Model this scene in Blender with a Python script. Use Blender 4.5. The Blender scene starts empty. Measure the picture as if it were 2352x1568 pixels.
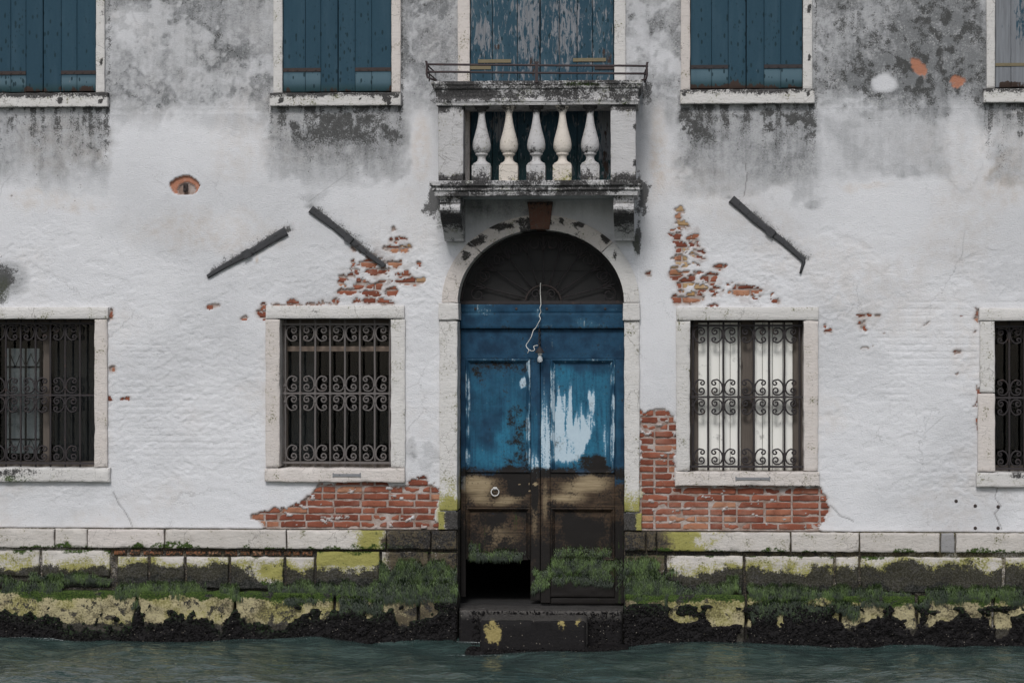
import bpy, math, random
import numpy as np
from mathutils import Vector

random.seed(7); np.random.seed(7)
SC = bpy.context.scene
COL = SC.collection

# ------------------------------------------------------------------ camera, sky, sun, exposure
YAW = math.radians(3.55)
DIST = 22.0
F = 5500.0                       # focal length in image pixels (2352 across)
ZC = 2.74                        # eye height above the water
CAMX, CAMY = DIST*math.sin(YAW), -DIST*math.cos(YAW)
cam = bpy.data.cameras.new('camera'); camo = bpy.data.objects.new('camera', cam); COL.objects.link(camo)
cam.lens = 36.0*F/2352.0; cam.sensor_width = 36.0; cam.clip_start = 0.1; cam.clip_end = 2000
camo.location = (CAMX, CAMY, ZC); camo.rotation_euler = (math.pi/2, 0, YAW)
SC.camera = camo

SUN_DIR = Vector((-0.10, -0.86, 0.82)).normalized()      # towards the sun, soft overcast glow
wd = bpy.data.worlds.new('World'); SC.world = wd; wd.use_nodes = True
wn = wd.node_tree.nodes; wl = wd.node_tree.links; wn.clear()
sky = wn.new('ShaderNodeTexSky'); sky.sky_type = 'NISHITA'; sky.sun_disc = False
sky.sun_elevation = math.asin(SUN_DIR.z); sky.sun_rotation = math.atan2(SUN_DIR.x, SUN_DIR.y)
sky.dust_density = 1.5; sky.air_density = 1.0; sky.ozone_density = 1.0
hs = wn.new('ShaderNodeHueSaturation'); hs.inputs['Saturation'].default_value = 0.50
bg = wn.new('ShaderNodeBackground'); bg.inputs['Strength'].default_value = 0.085
wo = wn.new('ShaderNodeOutputWorld')
wl.new(sky.outputs[0], hs.inputs['Color']); wl.new(hs.outputs[0], bg.inputs['Color']); wl.new(bg.outputs[0], wo.inputs['Surface'])
sl = bpy.data.lights.new('sun', 'SUN'); sl.energy = 1.5; sl.angle = math.radians(16); sl.color = (1.0, 0.995, 0.99)
so = bpy.data.objects.new('sun', sl); COL.objects.link(so)
so.location = (-6, -20, 25); so.rotation_euler = (-SUN_DIR).to_track_quat('-Z', 'Y').to_euler()
vs = SC.view_settings; vs.view_transform = 'Standard'; vs.look = 'None'; vs.gamma = 1.0; vs.use_curve_mapping = False
vs.exposure = 0.36

# ------------------------------------------------------------------ image coordinates of the facade
# (u, v): image pixels, 4 mm per unit at the wall, projected through the camera; d: how far a face stands out of the plaster
def at(u, v, d=0.0):
    du, dv = u-1176.0, 784.0-v
    dx = -math.sin(YAW)*F + math.cos(YAW)*du
    dy = math.cos(YAW)*F + math.sin(YAW)*du
    t = (-d-CAMY)/dy
    return CAMX+dx*t, ZC+dv*t
def uv(x, y, z):
    rx, ry, rz = x-CAMX, y-CAMY, z-ZC
    f = -math.sin(YAW)*rx + math.cos(YAW)*ry
    r = math.cos(YAW)*rx + math.sin(YAW)*ry
    return 1176+F*r/f, 784-F*rz/f
def rect(u0, u1, v0, v1, d=0.0):
    um, vm = (u0+u1)/2, (v0+v1)/2
    return at(u0, vm, d)[0], at(u1, vm, d)[0], at(um, v1, d)[1], at(um, v0, d)[1]   # x0 x1 z0 z1

# ------------------------------------------------------------------ numpy noise
def _h(ix, iy, s):
    h = (ix.astype(np.int64)*374761393 + iy.astype(np.int64)*668265263 + s*974634777) & 0xffffffff
    h = ((h ^ (h >> 13))*1274126177) & 0xffffffff
    return ((h ^ (h >> 16)) & 0xffff)/65535.0
def vn(x, y, s=0):
    x = np.asarray(x, float); y = np.asarray(y, float)
    ix = np.floor(x); iy = np.floor(y); fx = x-ix; fy = y-iy
    fx = fx*fx*(3-2*fx); fy = fy*fy*(3-2*fy)
    a = _h(ix, iy, s); b = _h(ix+1, iy, s); c = _h(ix, iy+1, s); d = _h(ix+1, iy+1, s)
    return (a*(1-fx)+b*fx)*(1-fy)+(c*(1-fx)+d*fx)*fy
def fbm(x, y, o=4, s=0, g=0.5):
    t = 0; a = 1; n = 0
    for i in range(o):
        c, q = math.cos(.6+1.1*i), math.sin(.6+1.1*i); xx, yy = np.asarray(x, float)*2**i, np.asarray(y, float)*2**i
        t = t+a*vn(xx*c-yy*q+17.3*i, xx*q+yy*c-9.1*i, s+i); n += a; a *= g
    return t/n
def sst(x, a, b):
    t = np.clip((x-a)/(b-a), 0, 1); return t*t*(3-2*t)
def ell(u, v, cu, cv, ru, rv, soft=0.6):
    r = np.sqrt(((u-cu)/ru)**2+((v-cv)/rv)**2); return 1-sst(r, 1-soft, 1.0)
def sbox(u, v, u0, u1, v0, v1, s=20):
    return sst(u, u0-s/2, u0+s/2)*(1-sst(u, u1-s/2, u1+s/2))*sst(v, v0-s/2, v0+s/2)*(1-sst(v, v1-s/2, v1+s/2))
def inpoly(u, v, P):
    r = np.zeros(np.shape(u), bool); n = len(P)
    for i in range(n):
        x0, y0 = P[i]; x1, y1 = P[(i+1) % n]
        if y0 == y1: continue
        c = ((y0 > v) != (y1 > v)) & (u < (x1-x0)*(v-y0)/(y1-y0)+x0)
        r ^= c
    return r
def segd(u, v, a, b):
    ax, ay = a; bx, by = b; L = (bx-ax)**2+(by-ay)**2
    t = np.clip(((u-ax)*(bx-ax)+(v-ay)*(by-ay))/L, 0, 1)
    return np.hypot(u-ax-t*(bx-ax), v-ay-t*(by-ay)), t

# ------------------------------------------------------------------ node materials
class Mat:
    def __init__(s, name, rough=0.85, spec=0.3):
        s.m = bpy.data.materials.new(name); s.m.use_nodes = True
        s.t = s.m.node_tree; s.b = s.t.nodes['Principled BSDF']
        s.b.inputs['Roughness'].default_value = rough; s.b.inputs['Specular IOR Level'].default_value = spec
        s.p = s.t.nodes.new('ShaderNodeNewGeometry').outputs['Position']
    def N(s, ty): return s.t.nodes.new(ty)
    def put(s, sock, v):
        if hasattr(v, 'is_output'): s.t.links.new(v, sock)
        elif isinstance(v, (tuple, list)) and len(v) == 3 and sock.type == 'RGBA': sock.default_value = (*v, 1)
        else: sock.default_value = v
    def mp(s, sx, sy, sz):
        n = s.N('ShaderNodeVectorMath'); n.operation = 'MULTIPLY'; s.put(n.inputs[0], s.p); n.inputs[1].default_value = (sx, sy, sz); return n.outputs[0]
    def noise(s, sc, det=4, ro=0.55, vec=None, dist=0):
        n = s.N('ShaderNodeTexNoise'); n.inputs['Scale'].default_value = sc; n.inputs['Detail'].default_value = det
        n.inputs['Roughness'].default_value = ro; n.inputs['Distortion'].default_value = dist
        s.put(n.inputs['Vector'], vec if vec is not None else s.p); return n.outputs['Fac']
    def vor(s, sc, vec=None, feat='F1'):
        n = s.N('ShaderNodeTexVoronoi'); n.feature = feat; n.inputs['Scale'].default_value = sc
        s.put(n.inputs['Vector'], vec if vec is not None else s.p); return n.outputs['Distance'], n.outputs.get('Color')
    def attr(s, name):
        n = s.N('ShaderNodeAttribute'); n.attribute_name = name; return n.outputs['Fac']
    def rnd(s): return s.N('ShaderNodeObjectInfo').outputs['Random']
    def f(s, op, a, b=0.0, c=None, clamp=False):
        n = s.N('ShaderNodeMath'); n.operation = op; n.use_clamp = clamp
        s.put(n.inputs[0], a); s.put(n.inputs[1], b)
        if c is not None: s.put(n.inputs[2], c)
        return n.outputs[0]
    def ss(s, x, a, b, lo=0.0, hi=1.0):
        n = s.N('ShaderNodeMapRange'); n.interpolation_type = 'SMOOTHSTEP'
        s.put(n.inputs['Value'], x); n.inputs['From Min'].default_value = a; n.inputs['From Max'].default_value = b
        n.inputs['To Min'].default_value = lo; n.inputs['To Max'].default_value = hi; return n.outputs['Result']
    def mix(s, fac, a, b, mode='MIX'):
        n = s.N('ShaderNodeMix'); n.data_type = 'RGBA'; n.blend_type = mode; n.clamp_factor = True
        s.put(n.inputs[0], fac); s.put(n.inputs[6], a); s.put(n.inputs[7], b); return n.outputs[2]
    def thr(s, amount, nz, w=0.08, gain=1.0):
        """noise-broken coverage: amount 0..1 is roughly the covered share"""
        k = s.f('MULTIPLY_ADD', s.f('SUBTRACT', nz, 0.5), 3.0, -0.52)
        x = s.f('ADD', s.f('MULTIPLY', amount, gain*1.08), k)
        return s.ss(x, -w, w)
    def gray(s, v):
        n = s.N('ShaderNodeCombineColor')
        for i in range(3): s.put(n.inputs[i], v)
        return n.outputs[0]
    def bump(s, h, dist=0.004, st=1.0):
        n = s.N('ShaderNodeBump'); n.inputs['Distance'].default_value = dist; n.inputs['Strength'].default_value = st
        s.put(n.inputs['Height'], h)
        if s.b.inputs['Normal'].is_linked: s.t.links.new(s.b.inputs['Normal'].links[0].from_socket, n.inputs['Normal'])
        s.t.links.new(n.outputs[0], s.b.inputs['Normal'])
    def col(s, c): s.put(s.b.inputs['Base Color'], c); return s.m
    def rough(s, v): s.put(s.b.inputs['Roughness'], v)

def m_plaster():
    m = Mat('plaster', 0.92, 0.15)
    big = m.noise(1.3, 5); mid = m.noise(9, 7, 0.62); fin = m.noise(55, 5, 0.65); vf = m.noise(190, 3, 0.6)
    c = m.mix(big, (0.68, 0.675, 0.69), (0.76, 0.75, 0.755))
    c = m.mix(m.f('MULTIPLY', m.attr('ochre'), m.ss(mid, .3, .7)), c, (0.58, 0.45, 0.33))
    c = m.mix(m.f('MULTIPLY', m.ss(mid, .52, .75), .22), c, (0.56, 0.555, 0.56))
    c = m.mix(m.ss(m.noise(70, 6, .75), .60, .72, 0, .22), c, (0.45, 0.44, 0.44))
    hd, _ = m.vor(1.7, m.mix(.25, m.p, m.gray(m.noise(5, 5, .7))), 'DISTANCE_TO_EDGE')
    c = m.mix(m.f('MULTIPLY', m.ss(hd, .010, .002), m.f('MULTIPLY', m.ss(m.noise(.9, 3), .52, .62), .34)), c, (0.27, 0.26, 0.26))
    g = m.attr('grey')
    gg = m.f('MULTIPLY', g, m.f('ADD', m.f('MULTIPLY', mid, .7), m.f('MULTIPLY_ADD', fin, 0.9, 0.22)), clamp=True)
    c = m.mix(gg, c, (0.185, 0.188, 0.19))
    # pale lichen dots in the grey crust
    d, vc = m.vor(38)
    d2, vc2 = m.vor(75)
    sp = m.f('MULTIPLY', m.f('MAXIMUM', m.ss(d, .40, .24), m.ss(d2, .38, .22)), m.f('MULTIPLY', m.ss(m.noise(5, 4), .38, .72), m.ss(g, .35, .7)))
    c = m.mix(m.f('MULTIPLY', sp, .8), c, (0.46, 0.455, 0.445))
    dk = m.attr('dark')
    dn = m.f('ADD', m.f('MULTIPLY', m.noise(20, 6, .7), .55), m.f('MULTIPLY', m.noise(80, 5, .65), .45))
    c = m.mix(m.f('MULTIPLY', m.thr(dk, dn, .22, 1.0), .88), c, m.mix(fin, (0.03, 0.03, 0.028), (0.085, 0.083, 0.08)))
    c = m.mix(m.f('MULTIPLY', m.attr('moss'), m.ss(fin, .35, .6)), c, (0.05, 0.06, 0.025))
    c = m.mix(m.attr('yel'), c, (0.36, 0.34, 0.07))
    mort = m.mix(m.ss(mid, .3, .7), (0.25, 0.175, 0.14), (0.45, 0.39, 0.36))
    c = m.mix(m.attr('mortar'), c, mort)
    c = m.mix(m.f('MULTIPLY', m.attr('terra'), m.ss(fin, .2, .5, .7, 1)), c, (0.42, 0.19, 0.12))
    c = m.mix(m.f('MULTIPLY', m.attr('crack'), .65), c, (0.16, 0.15, 0.145))
    m.bump(m.noise(1.0, 7, .72, m.mp(62, 62, 95)), 0.010, .9); m.bump(m.noise(14, 6, .6), 0.006, .5)
    return m.col(c)

def m_stone(name, a, b, vein=0.35, rnd=0.25, rough=0.85):
    m = Mat(name, rough, 0.2)
    mid = m.noise(7, 6, .6); fin = m.noise(60, 5, .62); lay = m.noise(1.0, 6, .62, m.mp(6, 6, 42), .6)
    c = m.mix(mid, a, b)
    c = m.mix(m.f('MULTIPLY', m.ss(lay, .54, .68), vein), c, tuple(x*.58 for x in a))
    c = m.mix(m.f('MULTIPLY', m.rnd(), rnd), c, tuple(x*.72 for x in b))
    # hair cracks
    dd, _ = m.vor(9, m.mix(.12, m.p, m.gray(m.noise(14, 3))), 'DISTANCE_TO_EDGE')
    c = m.mix(m.f('MULTIPLY', m.ss(dd, .028, .006), m.f('MULTIPLY', m.ss(m.noise(2.3, 3), .48, .62), .55)), c, (0.13, 0.115, 0.10))
    yl = m.attr('yel'); c = m.mix(m.thr(yl, m.f('ADD', m.f('MULTIPLY', mid, .5), m.f('MULTIPLY', fin, .55)), .28), c, m.mix(fin, (0.17, 0.155, 0.035), (0.43, 0.40, 0.14)))
    br = m.attr('brn'); c = m.mix(m.thr(br, m.f('ADD', m.f('MULTIPLY', mid, .5), m.f('MULTIPLY', fin, .55)), .3), c, m.mix(fin, (0.055, 0.043, 0.03), (0.13, 0.105, 0.065)))
    gr = m.attr('grn'); c = m.mix(m.thr(gr, m.f('ADD', m.f('MULTIPLY', mid, .5), m.f('MULTIPLY', fin, .55)), .22), c, m.mix(m.ss(m.noise(80, 6, .75), .36, .66), (0.010, 0.024, 0.005), (0.075, 0.115, 0.022)))
    dk = m.attr('dark'); c = m.mix(m.f('MULTIPLY', m.thr(dk, m.f('ADD', m.f('MULTIPLY', m.noise(16, 6, .7), .5), m.f('MULTIPLY', m.noise(75, 5, .68), .5)), .16), .94), c, m.mix(m.ss(m.noise(70, 6, .75), .40, .66), (0.007, 0.0065, 0.007), (0.062, 0.058, 0.056)))
    m.bump(m.noise(1.0, 8, .72, m.mp(22, 22, 52)), 0.014, .7); m.bump(fin, 0.004, .6)
    return m.col(c)

def m_brick(name, a, b, c3):
    m = Mat(name, 0.92, 0.15)
    r = m.rnd(); fin = m.noise(50, 6, .65); mid = m.noise(11, 5)
    c = m.mix(m.ss(r, .0, .7), a, b); c = m.mix(m.ss(r, .72, .98), c, c3)
    c = m.mix(m.ss(mid, .45, .75, 0, .55), c, tuple(x*.55 for x in a))
    c = m.mix(m.ss(m.noise(22, 7, .75), .58, .72, 0, .55), c, (0.46, 0.36, 0.30)); c = m.mix(m.ss(m.noise(70, 5, .7), .60, .70, 0, .8), c, (0.085, 0.03, 0.022))
    c = m.mix(m.f('MULTIPLY', m.ss(m.noise(3.1, 4), .5, .7), .35), c, (0.36, 0.22, 0.17))
    yl = m.attr('yel'); c = m.mix(m.f('MULTIPLY', yl, m.ss(fin, .3, .65)), c, (0.17, 0.13, 0.045))
    dk = m.attr('dark'); c = m.mix(m.thr(dk, fin, .25), c, (0.035, 0.028, 0.022))
    m.bump(m.noise(24, 8, .7), 0.006, .7); m.bump(fin, 0.002, .5)
    return m.col(c)

def m_shutter(name, peel):
    m = Mat(name, 0.7, 0.15)
    grain = m.noise(1.0, 5, .6, m.mp(60, 60, 3)); fin = m.noise(60, 4); r = m.rnd()
    c = m.mix(fin, (0.020, 0.050, 0.074), (0.029, 0.069, 0.096))
    c = m.mix(m.f('MULTIPLY', r, .35), c, (0.018, 0.045, 0.068))
    c = m.mix(m.f('MULTIPLY', m.attr('fade'), .85), c, (0.10, 0.16, 0.19)); c = m.mix(m.ss(m.noise(1.0, 6, .6, m.mp(9, 9, 1.2)), .45, .75, 0, .5), c, (0.045, 0.085, 0.115))
    c = m.mix(m.f('MULTIPLY', m.attr('lowg'), .8), c, (0.020, 0.045, 0.038))
    # rain marks
    warp = m.mp(30, 30, 13)
    d, vc = m.vor(1.0, warp)
    sep = m.N('ShaderNodeSeparateColor'); m.put(sep.inputs[0], vc)
    dens = m.f('ADD', m.f('MULTIPLY', m.attr('spot'), .75), .02)
    drop = m.f('MULTIPLY', m.ss(d, .34, .22), m.f('LESS_THAN', sep.outputs[0], dens))
    c = m.mix(m.f('MULTIPLY', drop, .85), c, (0.010, 0.026, 0.033))
    d3, vc3 = m.vor(1.0, m.mp(48, 48, 24)); sp3_ = m.N('ShaderNodeSeparateColor'); m.put(sp3_.inputs[0], vc3)
    c = m.mix(m.f('MULTIPLY', m.f('MULTIPLY', m.ss(d3, .38, .2), m.f('LESS_THAN', sp3_.outputs[1], m.f('MULTIPLY', m.attr('spot'), .5))), .8), c, (0.010, 0.026, 0.033))
    wood = m.mix(grain, (0.085, 0.085, 0.09), (0.27, 0.285, 0.305))
    pl = m.f('ADD', m.attr('peel'), peel)
    st = m.noise(1.0, 8, .72, m.mp(40, 40, 9), .6)
    pk = m.ss(m.f('ADD', m.f('SUBTRACT', st, 1.0), pl), -.05, .03)
    c = m.mix(pk, c, wood)
    c = m.mix(m.ss(m.f('ADD', m.f('SUBTRACT', m.noise(1.0, 7, .66, m.mp(26, 26, 6)), 1.0), m.attr('rot')), -.05, .05), c, (0.045, 0.03, 0.024))
    m.bump(grain, 0.0015, .5); m.bump(pk, 0.002, -.6)
    return m.col(c)

def m_door():
    m = Mat('door_paint', 0.65, 0.15)
    grain = m.noise(1.0, 6, .62, m.mp(45, 45, 2.4)); hgr = m.noise(1.0, 6, .62, m.mp(4, 4, 60)); fin = m.noise(55, 5, .6); mid = m.noise(8, 6, .6)
    nz = m.f('ADD', m.f('MULTIPLY', grain, .6), m.f('MULTIPLY', fin, .4))
    c = m.mix(m.ss(mid, .3, .7), (0.009, 0.030, 0.060), (0.018, 0.066, 0.122))
    c = m.mix(m.f('MULTIPLY', m.attr('teal'), m.ss(nz, .25, .65)), c, (0.028, 0.165, 0.265))
    c = m.mix(m.f('MULTIPLY', m.attr('teal'), m.ss(grain, .55, .75, 0, .6)), c, (0.012, 0.065, 0.12))
    c = m.mix(m.f('MULTIPLY', m.ss(m.attr('lite'), .0, .6), m.ss(grain, .25, .6, .25, .75)), c, (0.11, 0.29, 0.42))
    c = m.mix(m.thr(m.attr('lite'), nz, .16), c, m.mix(fin, (0.36, 0.46, 0.53), (0.50, 0.60, 0.66)))
    wood = m.mix(m.ss(m.f('ADD', m.f('MULTIPLY', hgr, .5), m.f('MULTIPLY', mid, .5)), .3, .7), (0.018, 0.013, 0.010), (0.105, 0.068, 0.042))
    c = m.mix(m.thr(m.attr('brn'), m.f('ADD', m.f('MULTIPLY', mid, .6), m.f('MULTIPLY', fin, .4)), .2), c, wood)
    c = m.mix(m.f('MULTIPLY', m.attr('tan'), m.ss(hgr, .2, .6, .5, 1)), c, m.mix(hgr, (0.24, 0.175, 0.095), (0.36, 0.29, 0.19)))
    c = m.mix(m.thr(m.attr('dark'), m.f('ADD', m.f('MULTIPLY', mid, .6), m.f('MULTIPLY', fin, .4)), .25), c, (0.014, 0.012, 0.011))
    c = m.mix(m.thr(m.attr('grn'), nz, .2), c, m.mix(fin, (0.014, 0.028, 0.008), (0.05, 0.08, 0.02)))
    m.bump(grain, 0.002, .5); m.bump(mid, 0.002, .3)
    return m.col(c)

def m_iron(name='iron', a=(0.016, 0.014, 0.016), b=(0.042, 0.034, 0.034), rough=0.75):
    m = Mat(name, rough, 0.4)
    n = m.noise(40, 6, .65); c = m.mix(n, a, b)
    c = m.mix(m.ss(m.noise(16, 5), .58, .72, 0, .45), c, (0.085, 0.050, 0.038))
    m.bump(n, 0.003, .6)
    return m.col(c)

def m_plain(name, a, b, rough=0.85, sc=12, vert=False, spec=0.25):
    m = Mat(name, rough, spec)
    n = m.noise(1.0 if vert else sc, 6, .6, m.mp(50, 50, 3) if vert else None)
    m.bump(n, 0.003, .5)
    c = m.mix(n, a, b)
    dk = m.attr('dark'); c = m.mix(m.thr(dk, n, .25), c, (0.015, 0.014, 0.013))
    return m.col(c)

def m_water():
    m = Mat('canal_water', 0.06, 0.5)
    m.b.inputs['IOR'].default_value = 1.333
    n = m.noise(1.0, 5, .6, m.mp(2.2, 3.5, 2.2), .8)
    c = m.mix(m.ss(n, .3, .7), (0.026, 0.047, 0.043), (0.050, 0.077, 0.071))
    fo = m.attr('foam'); fk = m.thr(fo, m.f('ADD', m.f('MULTIPLY', m.noise(1.0, 6, .7, m.mp(22, 60, 22)), .6), m.f('MULTIPLY', m.noise(120, 3), .4)), .06)
    c = m.mix(fk, c, (0.55, 0.58, 0.58))
    m.rough(m.f('MULTIPLY_ADD', fk, .5, .06))
    m.bump(m.noise(1.0, 3, .5, m.mp(5, 9, 5), .8), 0.022, 1.0); m.bump(m.noise(1.0, 2, .5, m.mp(18, 30, 18), .5), 0.003, 1.0)
    return m.col(c)

def m_glass():
    m = bpy.data.materials.new('window_glass'); m.use_nodes = True; t = m.node_tree; t.nodes.clear()
    o = t.nodes.new('ShaderNodeOutputMaterial'); mx = t.nodes.new('ShaderNodeMixShader'); tr = t.nodes.new('ShaderNodeBsdfTransparent'); gl = t.nodes.new('ShaderNodeBsdfGlossy')
    tr.inputs[0].default_value = (.72, .74, .74, 1); gl.inputs['Roughness'].default_value = .08; gl.inputs[0].default_value = (.28, .28, .28, 1)
    fr = t.nodes.new('ShaderNodeFresnel'); fr.inputs[0].default_value = 1.5
    t.links.new(fr.outputs[0], mx.inputs[0]); t.links.new(tr.outputs[0], mx.inputs[1]); t.links.new(gl.outputs[0], mx.inputs[2]); t.links.new(mx.outputs[0], o.inputs[0])
    return m

def m_blade():
    m = Mat('algae_green', 0.5, 0.4)
    t = m.attr('tip'); k = m.attr('hue')
    c = m.mix(k, (0.004, 0.014, 0.002), (0.062, 0.115, 0.008))
    c = m.mix(m.f('MULTIPLY', t, m.f('MULTIPLY_ADD', k, 1.1, -.05)), c, (0.33, 0.40, 0.24))
    return m.col(c)
def m_crust():
    m = Mat('mussel_black', 0.7, 0.15)
    n = m.noise(45, 5, .65); c = m.mix(n, (0.004, 0.0035, 0.004), (0.017, 0.015, 0.015))
    d, vc = m.vor(70); sep = m.N('ShaderNodeSeparateColor'); m.put(sep.inputs[0], vc)
    c = m.mix(m.f('MULTIPLY', m.ss(d, .35, .2), m.f('LESS_THAN', sep.outputs[0], .05)), c, (0.25, 0.22, 0.18))
    c = m.mix(m.f('MULTIPLY', m.attr('grn'), m.ss(n, .4, .6)), c, (0.02, 0.04, 0.012))
    yl = m.attr('yel'); c = m.mix(m.thr(yl, m.f('ADD', m.f('MULTIPLY', m.noise(14, 6, .7), .5), m.f('MULTIPLY', m.noise(60, 5, .7), .5)), .12), c, m.mix(n, (0.14, 0.11, 0.03), (0.42, 0.34, 0.15)))
    c = m.mix(m.f('MULTIPLY', m.attr('tread'), m.ss(n, .3, .6)), c, (0.085, 0.078, 0.072))
    m.bump(n, 0.008, .8)
    return m.col(c)

M = dict(
    plaster=m_plaster(),
    stone=m_stone('istrian_stone', (0.68, 0.655, 0.63), (0.57, 0.545, 0.515)),
    pinkstone=m_stone('pinkish_stone', (0.66, 0.61, 0.57), (0.56, 0.50, 0.46)),
    basestone=m_stone('base_stone', (0.64, 0.60, 0.56), (0.50, 0.455, 0.41), .4, .35),
    greystone=m_stone('grey_block', (0.26, 0.25, 0.25), (0.33, 0.32, 0.315), .1, .1),
    wetstone=m_stone('wet_stone', (0.20, 0.16, 0.10), (0.12, 0.10, 0.07), .4, .2, .6),
    buffstone=m_stone('buff_stone', (0.47, 0.41, 0.24), (0.36, 0.31, 0.18), .5, .25),
    keystone=m_stone('red_keystone', (0.125, 0.058, 0.042), (0.17, 0.09, 0.065), .3, .1),
    warmstone=m_stone('warm_stone', (0.66, 0.60, 0.53), (0.56, 0.50, 0.44), .1, .1),
    balstone=m_stone('balcony_stone', (0.55, 0.535, 0.53), (0.43, 0.415, 0.41), .35, .1),
    brick=m_brick('red_brick', (0.175, 0.054, 0.034), (0.275, 0.096, 0.058), (0.38, 0.19, 0.115)),
    ochrebrick=m_brick('ochre_brick', (0.36, 0.22, 0.10), (0.42, 0.29, 0.16), (0.30, 0.12, 0.07)),
    shutter=m_shutter('shutter_teal', 0.24), oldshutter=m_shutter('shutter_peeling', 0.45), greyshutter=m_shutter('shutter_bleached', 0.46),
    door=m_door(), iron=m_iron(), rail=m_iron('rail_iron', (0.03, 0.022, 0.024), (0.06, 0.042, 0.042)),
    palegrille=m_iron('grille_iron_worn', (0.085, 0.077, 0.075), (0.17, 0.15, 0.14), .8),
    rust=m_iron('rusty_strap', (0.030, 0.023, 0.021), (0.058, 0.042, 0.038), .85),
    brassrust=m_iron('yellowed_hinge', (0.13, 0.105, 0.06), (0.20, 0.165, 0.10), .8),
    anchor=m_plain('anchor_iron', (0.026, 0.026, 0.028), (0.080, 0.080, 0.083), .8, 30),
    cream=m_plain('cream_paint', (0.76, 0.745, 0.69), (0.82, 0.80, 0.75), .6, 5),
    oldwood=m_plain('grey_wood', (0.055, 0.045, 0.038), (0.15, 0.125, 0.105), .85, 12, True),
    tanwood=m_plain('tan_wood', (0.18, 0.135, 0.105), (0.26, 0.20, 0.16), .8, 12),
    inside=m_plain('dark_interior', (0.020, 0.019, 0.019), (0.035, 0.033, 0.032), .95, 3),
    dusty=m_plain('dusty_board', (0.020, 0.020, 0.021), (0.055, 0.052, 0.050), .9, 3),
    curtain=m_plain('pale_curtain', (0.74, 0.76, 0.78), (0.82, 0.84, 0.85), .9, 6),
    greycurtain=m_plain('grey_drape', (0.06, 0.062, 0.066), (0.12, 0.12, 0.125), .95, 4, True),
    roof=m_plain('roof_tile', (0.22, 0.09, 0.06), (0.30, 0.14, 0.09), .9, 9),
    lead=m_plain('lead_clamp', (0.16, 0.16, 0.165), (0.26, 0.26, 0.27), .6, 30),
    wire=m_plain('white_wire', (0.62, 0.60, 0.56), (0.72, 0.70, 0.66), .5, 30),
    steel=m_plain('bright_steel', (0.55, 0.54, 0.52), (0.68, 0.67, 0.65), .35, 40),
    water=m_water(), glass=m_glass(), blade=m_blade(), crust=m_crust())
bm_ = Mat('bulb_glass', 0.12, 0.5); bm_.b.inputs['Transmission Weight'].default_value = .55; bm_.b.inputs['IOR'].default_value = 1.3
M['bulb'] = bm_.col((0.82, 0.84, 0.85))

# ------------------------------------------------------------------ mesh helpers
def mesh(name, V, Fq, smooth=True, attrs=None, flat_from=None):
    """V (n,3); Fq list of faces or (m,4)/(m,3) array"""
    me = bpy.data.meshes.new(name); V = np.asarray(V, np.float32)
    if isinstance(Fq, np.ndarray):
        k = Fq.shape[1]; nf = len(Fq)
        me.vertices.add(len(V)); me.vertices.foreach_set('co', V.ravel())
        me.loops.add(nf*k); me.loops.foreach_set('vertex_index', Fq.astype(np.int32).ravel())
        me.polygons.add(nf); me.polygons.foreach_set('loop_start', np.arange(0, nf*k, k, dtype=np.int32))
        try: me.polygons.foreach_set('loop_total', np.full(nf, k, np.int32))
        except Exception: pass
        me.update(calc_edges=True)
    else:
        me.from_pydata(V.tolist(), [], [list(map(int, f)) for f in Fq])
    sm = np.full(len(me.polygons), smooth, bool)
    if flat_from is not None: sm[flat_from:] = False
    me.polygons.foreach_set('use_smooth', sm)
    if attrs:
        for k, a in attrs.items():
            at_ = me.attributes.new(k, 'FLOAT', 'POINT'); at_.data.foreach_set('value', np.asarray(a, np.float32).ravel())
    me.update()
    return me
def obj(name, me, mat, parent=None, loc=None):
    o = bpy.data.objects.new(name, me); COL.objects.link(o)
    if mat is not None and len(me.materials) == 0: me.materials.append(M[mat] if isinstance(mat, str) else mat)
    if parent is not None: o.parent = parent
    if loc is not None: o.location = loc
    return o
def empty(name, loc=(0, 0, 0)):
    o = bpy.data.objects.new(name, None); COL.objects.link(o); o.location = loc; o.empty_display_size = .2; return o
def tag(o, label=None, cat=None, group=None, kind=None):
    if label: o['label'] = label
    if cat: o['category'] = cat
    if group: o['group'] = group
    if kind: o['kind'] = kind
    return o

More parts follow.
